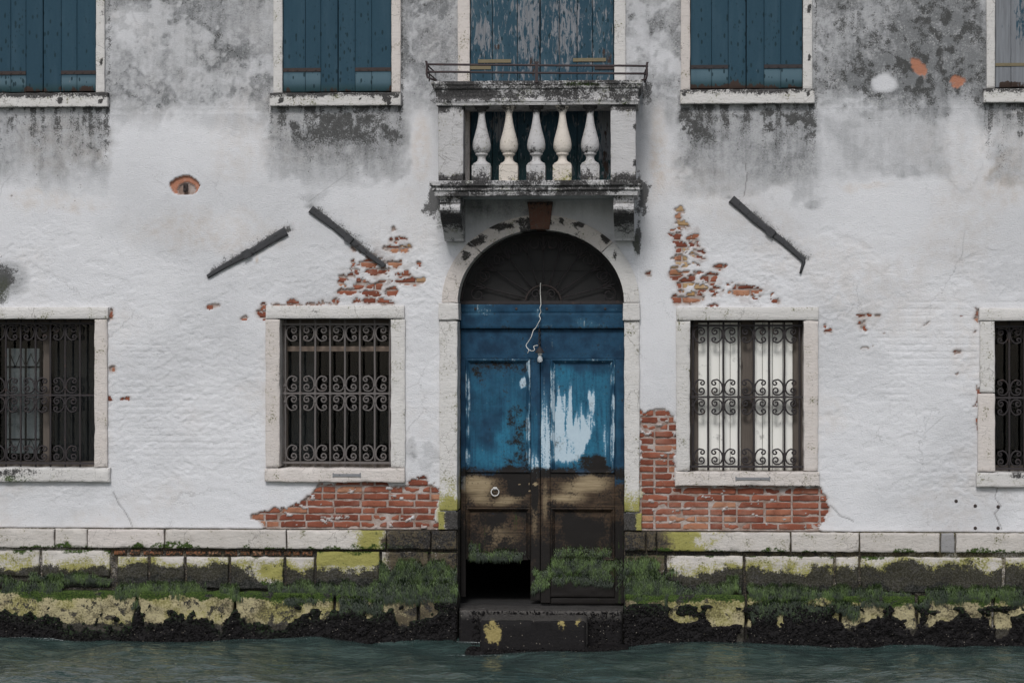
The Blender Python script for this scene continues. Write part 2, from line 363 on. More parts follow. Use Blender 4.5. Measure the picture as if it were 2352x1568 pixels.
def lines(a, b, res, r):
    n = max(1, int(round((b-a)/res))); L = list(np.linspace(a, b, n+1))
    if r > 0 and (b-a) > 6*r:
        L = [a, a+r*.35, a+r]+[t for t in L[1:-1] if a+r*1.6 < t < b-r*1.6]+[b-r, b-r*.35, b]
    return np.array(L)
def slab(name, x0, x1, z0, z1, df, db, res=.03, amp=.002, ns=14, r=.006, paint=None, seed=0, chip=0.0, zs=1.6, shape=None):
    """a worked piece of stone/wood/plaster: front grid at d=df, body back to d=db"""
    xs = lines(x0, x1, res, r); zz = lines(z0, z1, res, r)
    X, Zg = np.meshgrid(xs, zz, indexing='ij')
    ex = np.minimum(X-x0, x1-X); ez = np.minimum(Zg-z0, z1-Zg); e = np.minimum(ex, ez)
    D = df+amp*(fbm(X*ns+seed*3.1, Zg*ns*zs+seed*1.7, 5, seed+3)-.5)*2
    if r > 0: D -= r*np.clip(1-e/r, 0, 1)**2
    if chip > 0:
        c = sst(fbm(X*6+seed*9, Zg*6, 3, seed+11), .62, .75)*np.clip(1-e/.035, 0, 1); D -= chip*c
        X = X+np.where(X < (x0+x1)/2, 1, -1)*chip*.5*np.clip(1-ex/.01, 0, 1)*vn(Zg*14, Zg*0+seed, 5+seed)
        Zg = Zg+np.where(Zg < (z0+z1)/2, 1, -1)*chip*.5*np.clip(1-ez/.01, 0, 1)*vn(X*14, X*0+seed, 8+seed)
    if shape: X, Zg, D = shape(X, Zg, D)
    nx, nz = X.shape
    V = np.stack([X, -D, Zg], -1).reshape(-1, 3)
    I = np.arange(nx*nz).reshape(nx, nz)
    Fq = np.stack([I[:-1, :-1], I[1:, :-1], I[1:, 1:], I[:-1, 1:]], -1).reshape(-1, 4)
    loop = np.concatenate([I[:, 0], I[-1, 1:], I[-2::-1, -1], I[0, -2:0:-1]])
    n = len(loop); b0 = len(V)
    A = V[loop]; B = A.copy(); B[:, 1] = -db
    V = np.concatenate([V, A, B])
    j = np.arange(n); k = (j+1) % n
    S = np.stack([b0+j, b0+n+j, b0+n+k, b0+k], -1)
    nf = len(Fq)
    # back cap as grid strip: two triangles fans avoided, use quad from the corners
    cc = [0, nx-1, nx-1+nz-1, 2*(nx-1)+nz-1]
    Bk = np.array([[b0+n+cc[0], b0+n+cc[3], b0+n+cc[2], b0+n+cc[1]]])
    Fq = np.concatenate([Fq, S, Bk])
    at_ = paint(V[:, 0], V[:, 1], V[:, 2]) if paint else None
    return mesh(name, V, Fq, True, at_, nf)

class MB:
    def __init__(s): s.V = []; s.F = []
    def add(s, V, F):
        b = len(s.V); s.V += [tuple(map(float, p)) for p in V]; s.F += [[b+i for i in f] for f in F]; return s
    def box(s, x0, x1, y0, y1, z0, z1):
        return s.add([(x0, y0, z0), (x1, y0, z0), (x1, y1, z0), (x0, y1, z0), (x0, y0, z1), (x1, y0, z1), (x1, y1, z1), (x0, y1, z1)],
                     [(0, 3, 2, 1), (4, 5, 6, 7), (0, 1, 5, 4), (1, 2, 6, 5), (2, 3, 7, 6), (3, 0, 4, 7)])
    def tube(s, P, rad, n=6, flat=1.0, cap=True):
        P = [Vector(p) for p in P]; rings = []; up = Vector((0, 1, 0))
        for i, p in enumerate(P):
            t = (P[min(i+1, len(P)-1)]-P[max(i-1, 0)])
            if t.length < 1e-9: t = Vector((0, 0, 1))
            t.normalize(); a = t.cross(up)
            if a.length < 1e-3: a = t.cross(Vector((1, 0, 0)))
            a.normalize(); b = a.cross(t)
            r = rad(i/(len(P)-1)) if callable(rad) else rad
            rings.append([p+a*(r*math.cos(2*math.pi*k/n))+b*(r*flat*math.sin(2*math.pi*k/n)) for k in range(n)])
        V = [q for R in rings for q in R]; Fs = []
        for i in range(len(P)-1):
            for k in range(n):
                Fs.append((i*n+k, i*n+(k+1) % n, (i+1)*n+(k+1) % n, (i+1)*n+k))
        if cap: Fs.append(tuple(range(n-1, -1, -1))); Fs.append(tuple((len(P)-1)*n+k for k in range(n)))
        return s.add(V, Fs)
    def lathe(s, prof, cx, cy, n=20):
        V = []; Fs = []
        for r, z in prof:
            for k in range(n): V.append((cx+r*math.cos(2*math.pi*k/n), cy+r*math.sin(2*math.pi*k/n), z))
        for i in range(len(prof)-1):
            for k in range(n): Fs.append((i*n+k, i*n+(k+1) % n, (i+1)*n+(k+1) % n, (i+1)*n+k))
        Fs.append(tuple(range(n-1, -1, -1))); Fs.append(tuple((len(prof)-1)*n+k for k in range(n)))
        return s.add(V, Fs)
    def mesh(s, name, smooth=False, paint=None):
        V = np.array(s.V); return mesh(name, V, s.F, smooth, paint(V[:, 0], V[:, 1], V[:, 2]) if paint else None)

# ================================================================== THE BUILDING
house = tag(empty('building', (0, 0, 0)), 'weathered white plaster canal house with blue water door, balcony and barred windows', 'building')

# openings (image pixels): name, u0,u1,v0,v1
LOW = [dict(o=(-34, 217.5, 733, 1074), lin=(-66, 248.5, 705, 733), sill=(-70, 253.5, 1073, 1107), jw=32),
       dict(o=(644, 897.5, 732, 1074), lin=(610, 929, 701.5, 732), sill=(607, 931, 1074, 1108), jw=35),
       dict(o=(1585.5, 1845, 736, 1082), lin=(1553, 1880.5, 705, 736), sill=(1550, 1883, 1082, 1117), jw=34),
       dict(o=(2285, 2541, 737, 1084), lin=(2249, 2577, 707, 737), sill=(2242, 2584, 1084, 1120), jw=36)]
UPV = -290
UP = [dict(o=(-30, 221.5, UPV, 213), sill=(-58, 248.5, 213, 247), jw=21),
      dict(o=(650, 899.5, UPV, 212.5), sill=(619, 921.5, 212.5, 244), jw=22),
      dict(o=(1585.5, 1843.5, UPV, 205), sill=(1562, 1871.5, 205, 239), jw=22),
      dict(o=(2285, 2540, UPV, 202), sill=(2259, 2566, 202, 236), jw=20)]
BDOOR = (1080, 1410.5, UPV, 412)
DCX = at(1242, 694)[0]; DZS = at(1242, 694)[1]               # arch centre, springing height
DA, DB = .764, .664                                          # inner half-width and rise
EA, EB = .905, .80                                           # outer
ZBAND = at(1176, 1217)[1]                                    # top of the stone band

ANCH = [((476, 636), (659, 531)), ((714, 478), (883, 612)), ((1677, 457), (1845, 598))]

# ---------------- plaster paint masks (wear and stains with their own outline)
SILLS = [(-58, 248, 248), (619, 921, 245), (1562, 1871, 240), (2259, 2566, 237)]
P1 = [(572, 1183), (600, 1174), (650, 1166), (695, 1156), (706, 1133), (730, 1118), (760, 1108), (840, 1106), (935, 1114), (950, 1106), (972, 1092), (992, 1102), (1003, 1120), (1009, 1216), (1009, 1225), (590, 1225), (612, 1203), (575, 1192)]
P2 = [(1471, 945), (1498, 936), (1520, 940), (1550, 950), (1552, 1112), (1886, 1118), (1890, 1140), (1903, 1165), (1899, 1190), (1884, 1206), (1886, 1228), (1471, 1228)]
FRAG = [(910, 572, 30, 6), (845, 606, 20, 7), (860, 622, 16, 7), (944, 645, 29, 8), (930, 628, 16, 5), (801, 668, 22, 6), (856, 676, 24, 7), (830, 655, 14, 12), (868, 655, 7, 14), (900, 668, 9, 9),
        (676, 697, 16, 5), (712, 697, 12, 4), (736, 695, 8, 4), (752, 698, 7, 3), (776, 692, 8, 7), (818, 694, 7, 6), (852, 692, 20, 6), (888, 696, 18, 5), (640, 700, 14, 3),
        (905, 525, 6, 6), (908, 553, 6, 6), (925, 545, 7, 4), (815, 572, 4, 7), (832, 578, 4, 3), (807, 605, 8, 7), (812, 620, 7, 5), (812, 632, 10, 4), (905, 605, 14, 7), (955, 607, 5, 6), (963, 608, 4, 5), (788, 650, 7, 7), (870, 690, 26, 3), (940, 565, 6, 6), (885, 620, 7, 5), (793, 638, 8, 5),
        (490, 703, 13, 6), (560, 731, 9, 5), (608, 712, 5, 18), (601, 722, 7, 7),
        (1563, 520, 12, 9), (1556, 548, 9, 14), (1566, 570, 12, 10), (1562, 596, 16, 10), (1552, 630, 10, 10), (1570, 650, 12, 8), (1566, 690, 22, 10), (1595, 680, 18, 12), (1630, 638, 14, 14), (1640, 660, 12, 6), (1703, 668, 22, 12), (1735, 668, 9, 8), (1655, 612, 12, 5), (1608, 660, 10, 8), (1590, 640, 9, 7), (1604, 578, 12, 4), (1590, 560, 6, 8), (1782, 690, 12, 5), (1640, 702, 14, 3), (1770, 678, 6, 5), (1555, 500, 6, 10), (1560, 480, 8, 8),
        (1489, 627, 8, 8), (1893, 746, 6, 4), (1903, 760, 8, 6), (1975, 727, 10, 4), (2000, 727, 8, 4), (2020, 727, 5, 4), (1978, 745, 6, 5), (1984, 755, 6, 4), (2035, 768, 4, 2), (1990, 797, 8, 2), (2197, 809, 6, 4), (2126, 742, 3, 3), (2200, 855, 4, 4),
        (259, 850, 6, 6), (252, 720, 4, 10), (290, 917, 10, 3), (254, 915, 4, 8), (2246, 725, 4, 12), (2242, 758, 5, 4), (2244, 900, 4, 12), (2241, 925, 4, 8), (2244, 980, 3, 20)]
def wall_masks(X, Zw):
    u, v = uv(X, 0*X, Zw)
    w1 = fbm(X*9, Zw*9, 4, 41)-.5; w2 = fbm(X*9+50, Zw*9, 4, 42)-.5
    w3 = fbm(X*38, Zw*38, 3, 44)-.5; w4 = fbm(X*38+30, Zw*38, 3, 45)-.5
    uj = u+w1*30+w3*16; vj = v+w2*24+w4*12
    ex = inpoly(uj, vj, P1) | inpoly(u+w1*26+w3*16, v+w2*20+w4*12, P2)
    # the ragged foot of plaster over the bricks keeps its stone-band line
    for (a, b, c, d) in FRAG:
        ex |= (np.abs(u-a) < c*1.7+6) & (np.abs(v-b) < d*1.7+6) & ((((u+w1*20+w3*18-a)/(c*1.1))**2+((v+w2*14+w4*13-b)/(d*1.1))**2) < 1)
    clump = fbm(X*14, Zw*26, 4, 60)
    zone3 = ell(u, v, 868, 632, 110, 85, .7); zone4 = ell(u, v, 1578, 590, 62, 120, .6); zone5 = ell(u, v, 1690, 665, 110, 40, .7)
    ex |= (clump+.30*np.maximum(np.maximum(zone3, zone4), zone5*.85)) > .925
    # plaster smears left on the brickwork
    sm = fbm(X*11, Zw*20, 4, 71)
    big = ex & ((v > 930))
    nearjoint = sm+.10*sst(u, 1500, 1550)*(v < 1060)*(u < 1560)
    ex &= ~(big & (nearjoint > .752))
    terra = ell(u+w1*22+w3*10, v+w2*22+w4*10-(u-2111)*.5, 2111, 155, 18, 17, .25)+ell(u+w1*26+w3*16, v+w2*20+w4*14, 2195, 183, 21, 15, .3)
    eye = (((u-425+w1*8)/33)**2+((v-427+w2*8)/24)**2 < 1) & (v < 446+w2*10)
    eyein = (((u-427)/21)**2+((v-436)/17)**2 < 1)
    terra = np.maximum(terra, eye & ~eyein)
    return u, v, ex, terra, eye, eyein, w1, w2

def build_wall():
    xs = np.concatenate([np.linspace(-8.0, -4.95, 50)[:-1], np.arange(-4.95, 4.951, .0105), np.linspace(4.95, 8.0, 50)[1:]])
    zs = np.concatenate([np.linspace(ZBAND+.003, ZBAND+.02, 3)[:-1], np.arange(ZBAND+.02, 6.0, .0105), np.linspace(6.0, 8.6, 60)[1:]])
    X, Zw = np.meshgrid(xs, zs, indexing='ij')
    u, v, ex, terra, eye, eyein, w1, w2 = wall_masks(X, Zw)
    c1 = fbm(X*1.1, Zw*1.4, 5, 1); c2 = fbm(X*3.2+w1*2, Zw*3.6+w2*2, 5, 2); c3 = fbm(X*16, Zw*16, 4, 3)
    # ---- relief
    rough = sst(v+(c1-.5)*160, 470, 620)*(1-.55*sst(v+(c1-.5)*60, 1105, 1160))
    rough *= 1-.85*sbox(u, v, 1465, 1556, 300, 940, 30)
    rough *= 1-.5*sbox(u, v, 930, 1010, 740, 1050, 30)
    rough = np.maximum(rough, .13)
    fl = fbm(X*9+w1*1.5, Zw*17+w2*2, 5, 5); fl2 = fbm(X*30, Zw*46, 4, 6)
    rid = 1-np.abs(fbm(X*7, Zw*15, 4, 8)*2-1)
    pat = .35+.65*sst(fbm(X*1.3, Zw*1.6, 4, 18), .40, .58)
    D = rough*(.0045*(fl-.5)+pat*(.0105*(fl2-.5)+.0040*(rid-.7)))
    jn = np.abs(((Zw+w1*.012)/.0645) % 1-.5)*2
    D -= .0045*sst(jn, .78, .98)*rough*np.maximum(sst(u, 1880, 1960)*sst(fbm(X*1.6, Zw*2, 3, 19), .38, .55), .8*sbox(u, v, 250, 600, 740, 1060, 120)*sst(fbm(X*1.6, Zw*2, 3, 19), .48, .6))*(v < 1130)*(v > 690)
    D += .010*(c1-.5)
    fallen = sst(fbm(X*4.5, Zw*9, 5, 9)+.0*u, .60, .615)*sst(rough, .25, .6)
    D -= .0030*fallen
    # newer render patch with a raised rim, and a pale round patch
    pt = ell(u+w1*24, v+w2*24, 2212, 320, 46, 128, .06)*(v > 205); D += .005*pt
    pr = ell(u+w1*30, v+w2*26, 2030, 193, 38, 25, .15); D += .002*pr
    # drip ledge between storeys
    ledge = np.exp(-((v-(248+w1*6))/2.0)**2)*((u < 640) | (u > 1890)); D += .002*ledge
    # bottom lip of plaster
    D -= .010*np.clip(1-(Zw-ZBAND)/.012, 0, 1)*(.5+c3)
    D -= .008*sst(terra, .4, .6)
    D = np.where(eye, -.03-.02*eyein, D)
    D = np.where(ex, -.0185-.012*(c3-.5), D)
    # cracks
    crack = np.zeros_like(u)
    for P in ([(258, 1128), (268, 1150), (284, 1168), (296, 1192), (302, 1212)], [(2292, 1118), (2286, 1140), (2300, 1162), (2282, 1180), (2296, 1205), (2300, 1216)], [(1905, 1160), (1930, 1185), (1962, 1198)], [(1712, 372), (1716, 410), (1706, 452)]):
        for a, b in zip(P[:-1], P[1:]):
            dd, _ = segd(u+w1*9, v+w2*9, a, b); crack = np.maximum(crack, 1-sst(dd, .6, 1.9))
    D -= .004*crack
    # ---- stains
    uu = u+w1*50+(c1-.5)*80; vv = v+w2*50+(c1-.5)*80
    g = .78*(1-sst(vv+(c2-.5)*190, 190, 340))
    g += .24*sbox(uu+(c2-.5)*120, vv+(c2-.5)*160, 1900, 2300, -300, 250, 160)+.20*ell(uu, vv, 2050, 150, 140, 120)
    g += .30*ell(uu, vv, 520, 130, 80, 60)+.25*ell(uu, vv, 330, 205, 110, 40)+.25*ell(uu, vv, 500, 215, 130, 35)
    g = np.maximum(g, .66*sbox(uu, vv, -80, 262, 245, 440, 60)*(1-.5*sst(v, 330, 440)))
    g = np.maximum(g, .70*sbox(u+w1*50+(c2-.5)*50, v+w2*50+(c2-.5)*70, 616, 944, 236, 420, 60)*(1-.25*sst(v, 300, 430)))
    g = np.maximum(g, .72*sbox(u+w1*50+(c2-.5)*50, v+w2*60+(c2-.5)*80, 1556, 1888, 230, 452, 70)*(1-.35*sst(v, 330, 470)))
    g = np.maximum(g, .42*sbox(uu, vv, 1888, 2230, 260, 412, 60)); g = np.maximum(g, .55*ell(uu, vv, 2065, 385, 110, 34))
    g = np.maximum(g, .30*ell(uu+(c2-.5)*120, vv+(c2-.5)*80, 545, 285, 150, 60, .9)); g = np.maximum(g, .42*sbox(uu, vv, 2262, 2420, 236, 420, 50))
    g = np.maximum(g, .55*ell(u, v, 1868, 470, 30, 18)); g = np.maximum(g, .35*ell(uu, vv, 700, 425, 60, 20))
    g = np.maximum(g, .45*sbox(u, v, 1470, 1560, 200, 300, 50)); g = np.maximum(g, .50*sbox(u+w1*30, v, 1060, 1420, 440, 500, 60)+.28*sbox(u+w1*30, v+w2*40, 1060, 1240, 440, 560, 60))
    cloud = sst(c2, .22, .78)
    wisp = sst(fbm(X*1.9+w1*3, Zw*3.1+w2*3, 5, 12), .42, .72)
    g = g*(.78+.45*cloud)*(1-.5*wisp*(v < 262)*(1-.5*sbox(u, v, 1900, 2270, -50, 260, 40)))
    for (a, b, c, d, k) in [(968, 340, 34, 110, .9), (1512, 360, 32, 150, .85), (2030, 193, 40, 27, .85), (2215, 330, 54, 140, .6), (360, 420, 120, 110, .6), (300, 60, 60, 60, .4), (1520, 130, 40, 80, .35)]:
        g *= 1-k*ell(u+w1*14, v+w2*14, a, b, c, d, .5)
    strk = fbm(X*22, Zw*2.2, 4, 14); g = g*(.80+.42*fbm(X*30, Zw*3, 3, 15))
    g = np.maximum(g, .16*sst(fbm(X*.9, Zw*1.2, 4, 16), .45, .7)*sst(v, 250, 520)+.07*sst(v, 200, 500))
    dk = np.zeros_like(g)
    for (a, b, vs_) in SILLS:
        t = (v-vs_)/60.0; ins = sbox(u+w1*10, v, a-2, b+4, vs_-30, 900, 10)
        fade = np.where(t > -.05, np.exp(-np.clip(t, 0, 9)*.85), 0)
        dk = np.maximum(dk, ins*fade*(.30+.85*sst(strk, .38, .68))*(.55+.8*c2)*(1-.35*np.exp(-((t-.25)/.18)**2)))
        dk = np.maximum(dk, ins*.75*sst(c2, .50, .66)*sst(v, vs_, vs_+12)*(1-sst(v, vs_+50, vs_+130)))
        dk = np.maximum(dk, ins*.48*sst(strk, .50, .68)*sst(c2, .4, .6)*np.exp(-np.clip(t-1, 0, 9)*.6)*(t > 0))
        for q, ln in ((a+4, 150), (b-4, 170), (a+.31*(b-a), 110), (a+.72*(b-a), 130)):
            dk = np.maximum(dk, .62*np.exp(-((u-q+w1*8)/3.2)**2)*sst(v, vs_-2, vs_+4)*(1-sst(v, vs_+ln*.25, vs_+ln))*(.35+.8*c3))
        # grime hugging the jambs and sill ends
        dk = np.maximum(dk, .62*np.exp(-np.abs(u-b-3)/6)*(v < vs_+14)*(.5+c3*.7)); dk = np.maximum(dk, .5*np.exp(-np.abs(u-a+2)/6)*(v < vs_+14)*(v > vs_-60)*(.5+c3*.7))
    dk = np.maximum(dk, (.42+.22*sbox(u, v, 1890, 2270, -50, 270, 60))*g*sst(c3, .30, .75)*(v < 300)*sst(g, .3, .7))
    # weeping patches beside the balcony
    br = np.maximum(ell(u+w1*50, v+w2*90, 1000, 462, 36, 66, .75), ell(u+w1*46, v+w2*90, 1474, 466, 28, 70, .75))
    br = np.maximum(br, ell(u+w1*40, v+w2*60, 1464, 555, 20, 56, .75)*.9)
    dk = np.maximum(dk, 1.05*br)
    moss = .6*ell(u, v, 1012, 500, 12, 40)+.5*ell(u, v, 1462, 560, 9, 40)
    dk = np.maximum(dk, .95*ell(u+w1*60, v+w2*60, 4, 650, 52, 66, .85)); g = np.maximum(g, .6*ell(u, v, 15, 640, 70, 60)); moss = np.maximum(moss, .6*ell(u, v, 8, 665, 20, 40))
    dk = np.maximum(dk, .5*sbox(u, v, 985, 1010, 190, 240, 12)*c3*1.5); dk = np.maximum(dk, .65*sbox(u, v, 1474, 1500, 185, 245, 14)*c3*1.6)
    # soot-like growth above the anchor irons
    for (a, b) in ANCH:
        dd, t = segd(u, v-0, a, b); above = sst(-(v-(a[1]+(b[1]-a[1])*t)), -4, 3)
        dk = np.maximum(dk, (.80*np.exp(-dd/11)*above+.45*np.exp(-dd/8))*(.55+.9*c3)*sst(t, -.01, .1))
        g = np.maximum(g, .8*np.exp(-dd/18)*above*c2*1.6)
    # small nail marks and long scratches
    oc = .55*ell(uu, vv, 480, 520, 260, 60)*c2+.7*ell(uu, vv, 2300, 400, 60, 90)*c2+.5*ell(uu, vv, 130, 470, 150, 40)*c2+.45*ell(u, v, 968, 340, 30, 110)+.45*ell(u, v, 1512, 340, 28, 140)+.35*ell(uu, vv, 1990, 440, 80, 20)+.8*ell(u, v, 590, 590, 5, 20)
    oc += .5*sbox(uu, vv, 60, 260, 300, 400, 40)*c2+.20*sst(fbm(X*1.2+5, Zw*1.5, 4, 17), .5, .7)
    yel = .85*sbox(u+w1*14, v, 1006, 1016, 1150, 1216, 8)+.7*ell(u, v, 1476, 1150, 10, 90)
    # wet grey patches right of the barred window
    g = np.maximum(g, .34*(ell(u+w1*40, v+w2*50, 945, 1030, 12, 30, .4)+ell(u+w1*60+(c3-.5)*30, v+w2*60+(c3-.5)*30, 982, 1050, 30, 42, .35)))
    halo = ex.astype(float)
    for _ in range(7):
        h2 = halo.copy(); h2[1:-1, 1:-1] = (halo[1:-1, 1:-1]+halo[:-2, 1:-1]+halo[2:, 1:-1]+halo[1:-1, :-2]+halo[1:-1, 2:])/5; halo = h2
    halo = np.where(ex, 1.0, np.clip(halo*1.5*(.25+1.1*sst(c3, .35, .7)), 0, .75))
    hz = np.maximum(ell(u, v, 868, 632, 120, 95, .8), np.maximum(ell(u, v, 1585, 590, 75, 135, .8), ell(u, v, 1690, 668, 120, 44, .8)))
    halo = np.maximum(halo, .55*hz*sst(fbm(X*10, Zw*16, 4, 61), .52, .66))
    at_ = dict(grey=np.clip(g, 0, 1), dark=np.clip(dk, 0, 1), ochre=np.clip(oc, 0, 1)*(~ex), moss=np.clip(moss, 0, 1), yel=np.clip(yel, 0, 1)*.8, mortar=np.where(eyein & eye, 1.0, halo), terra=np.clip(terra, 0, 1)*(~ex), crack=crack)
    V = np.stack([X, -D, Zw], -1).reshape(-1, 3)
    nx, nz = X.shape; I = np.arange(nx*nz).reshape(nx, nz)
    Fq = np.stack([I[:-1, :-1], I[1:, :-1], I[1:, 1:], I[:-1, 1:]], -1).reshape(-1, 4)
    cx = (X[:-1, :-1]+X[1:, 1:])/2; cz = (Zw[:-1, :-1]+Zw[1:, 1:])/2
    keep = np.ones(cx.shape, bool)
    for w in LOW+UP:
        x0, x1, z0, z1 = rect(*w['o']); keep &= ~((cx > x0-.02) & (cx < x1+.02) & (cz > z0-.02) & (cz < z1+.02))
    x0, x1, z0, z1 = rect(*BDOOR); keep &= ~((cx > x0-.02) & (cx < x1+.02) & (cz > z0-.02) & (cz < z1+.02))
    keep &= ~((np.abs(cx-DCX) < DA+.02) & (cz < DZS))
    keep &= ~((((cx-DCX)/(DA+.03))**2+((cz-DZS)/(DB+.03))**2 < 1) & (cz >= DZS))
    Fq = Fq[keep.reshape(-1)]
    return mesh('wall', V, Fq, True, {k: a.reshape(-1) for k, a in at_.items()})
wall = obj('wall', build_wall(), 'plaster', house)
tag(wall, 'white plaster front with grey stains and bare brick patches')

# ---------------- bricks behind the plaster, one object each
def brick_mesh(i):
    rs = random.Random(i); L, H = (.243, .0575)
    def shp(X, Zg, D):
        return X, Zg, D
    me = slab('brick', -L/2+rs.uniform(-.002, .004), L/2-rs.uniform(-.002, .004), -H/2+rs.uniform(-.001, .003), H/2-rs.uniform(-.002, .002), 0, -.06, .018, .0065, 16, .007, None, 100+i, .018)
    return me
BR = [brick_mesh(i) for i in range(10)]; HB = []
for i in range(6):
    HB.append(slab('brick', -.059, .059, -.0285, .0285, 0, -.06, .016, .0065, 16, .007, None, 140+i, .016))
OBR = [b.copy() for b in BR[:4]]; OHB = [b.copy() for b in HB[:3]]
def lay_bricks():
    course = .0645; n = 0
    holes = [rect(*w['o']) for w in LOW]+[(DCX-DA, DCX+DA, 0, DZS+DB)]
    holes = [(a-.03, b+.03, c-.05, d+.05) for a, b, c, d in holes]
    ncr = int((5.0-ZBAND)/course)
    for k in range(ncr):
        z = ZBAND+.012+course*(k+.5); x = -4.9+((k*.5) % 1)*.25+random.uniform(-.02, .02)
        while x < 4.9:
            head = random.random() < .27
            L = .115 if head else .240
            hit = [h for h in holes if h[2] < z < h[3] and x+.240 > h[0] and x < h[1]]
            if hit:
                if x+.115 < hit[0][0]: head, L = True, .115
                else: x = hit[0][1]+.003; continue
            xc = x+L/2
            gx, gz = np.meshgrid(np.linspace(xc-L/2+.01, xc+L/2-.01, 8), np.linspace(z-.02, z+.02, 4))
            ex = wall_masks(gx, gz)[2]
            share = ex.mean()
            if share > .08:
                u, v = uv(xc, 0, z)
                ochre = (u > 1540 and u < 1612 and v < 700 and random.random() < .7) or (860 < u < 990 and v < 660 and random.random() < .28)
                pool = (OHB if head else OBR) if ochre else (HB if head else BR)
                o = obj('brick', random.choice(pool), 'ochrebrick' if ochre else 'brick', wall, (xc, .0095+random.uniform(-.003, .004), z+random.uniform(-.002, .002)))
                o.rotation_euler = (random.uniform(-.02, .02), random.uniform(-.012, .012), random.uniform(-.012, .012))
                n += 1
            x += L+.0105
    return n
nb = lay_bricks(); print('bricks', nb)

# ---------------- paint functions for stone pieces
def p_none(x, y, z): return {}
def p_sill(x, y, z):
    u, v = uv(x, y, z); n = fbm(x*5, z*5, 3, 21)
    zt = np.max(z); zb = np.min(z); t = (zt-z)/(zt-zb+1e-6)
    dk = .62*(1-sst(t, .05, .55))*(.6+.8*n)+.28*n+.35*sst(t, .9, 1.0)
    for (a, b, r) in [(1070/1, 225, 0), (137, 230, 9), (231, 232, 6), (646, 232, 7), (1570, 217, 5), (1857, 215, 5), (883, 224, 9), (893, 232, 9), (912, 222, 5), (825, 226, 4)]:
        if r: dk = np.maximum(dk, .95*ell(u, v, a, b, r, r*1.3, .5))
    return dict(dark=np.clip(dk, 0, 1))
def p_lowsill(x, y, z):
    u, v = uv(x, y, z); n = fbm(x*6, z*6, 3, 22)
    dk = .25*n+.45*ell(u, v, 40, 1085, 90, 14)+.35*ell(u, v, 1800, 1115, 200, 4)+.4*ell(u, v, 2340, 1090, 40, 12)
    gr = .45*ell(u, v, 40, 1098, 60, 14)
    return dict(dark=np.clip(dk, 0, 1), grn=np.clip(gr, 0, 1))
def p_jamb(x, y, z):
    n = fbm(x*4, z*3, 4, 23); u, v = uv(x, y, z)
    dk = .30*n*sst(n, .45, .7)
    for (a, b, c, d) in [(1861, 20, 5, 16), (1860, 132, 6, 14), (236, 30, 5, 8), (232, 140, 6, 12)]: dk = np.maximum(dk, .9*ell(u, v, a, b, c, d, .5))
    return dict(dark=np.clip(dk, 0, 1))
def p_doorjamb(x, y, z):
    u, v = uv(x, y, z); n = fbm(x*7, z*3, 4, 24)
    yl = sst(v+(n-.5)*60, 1085, 1205)*.95
    yl = np.maximum(yl, .5*sst(v, 950, 1150)*(y > .02))
    gr = .75*sst(v, 1166, 1180)*(n > .45)*(u > 1400)
    return dict(yel=np.clip(yl, 0, 1), dark=np.clip(.22*n, 0, 1), grn=np.clip(gr, 0, 1))
def p_arch(x, y, z):
    u, v = uv(x, y, z); n = fbm(x*9, z*9, 4, 25)
    dk = .18*n+.62*sst(n, .45, .62)*(np.abs(u-1242) < 175)*(v < 640)*(1-sst(np.hypot((u-1242)/226, (v-694)/200), .93, 1.03))
    for (a, b, c, d) in [(1392, 545, 14, 18), (1085, 556, 22, 10), (1150, 520, 40, 9), (1330, 515, 20, 9), (1290, 508, 12, 7), (1070, 585, 8, 14)]: dk = np.maximum(dk, .95*ell(u, v, a, b, c, d, .5))
    return dict(dark=np.clip(dk, 0, 1))

# ---------------- lower windows
def scroll_pts(su, sv, w, h):
    """C-scroll in a grille cell: back on the bar (x=0), both ends curled towards the next bar"""
    P = []
    c1 = (.60, .78); r1 = .19
    for i in range(15):                                    # upper curl, from its eye outwards
        t = i/14; a = math.radians(-250+430*t*.98); r = r1*(.28+.72*t)
        P.append((c1[0]-r*math.cos(a)*1.0, c1[1]+r*math.sin(a)*.85))
    # walk over the top and down the back
    P = [(c1[0]+r1*(.25+.75*i/13)*math.cos(math.radians(-290+380*i/13)), c1[1]+r1*.9*(.25+.75*i/13)*math.sin(math.radians(-290+380*i/13))) for i in range(14)]
    P += [(.42, .985), (.26, .90), (.13, .74), (.07, .55), (.07, .36), (.15, .19), (.32, .075)]
    c2 = (.55, .31); r2 = .235
    P += [(c2[0]+r2*(1-.72*i/13)*math.cos(math.radians(-90+430*i/13)), c2[1]+r2*(1-.72*i/13)*math.sin(math.radians(-90+430*i/13))) for i in range(14)]
    return [(su*p[0]*w, 0, sv*p[1]*h) for p in P]
CW = .1375
SCR = {}
for su in (1, -1):
    for sv in (1, -1):
        SCR[su, sv] = MB().tube(scroll_pts(su, sv, CW, .152), .0080, 5, 1.3).mesh('scroll', True)
SCRP = {k: m.copy() for k, m in SCR.items()}

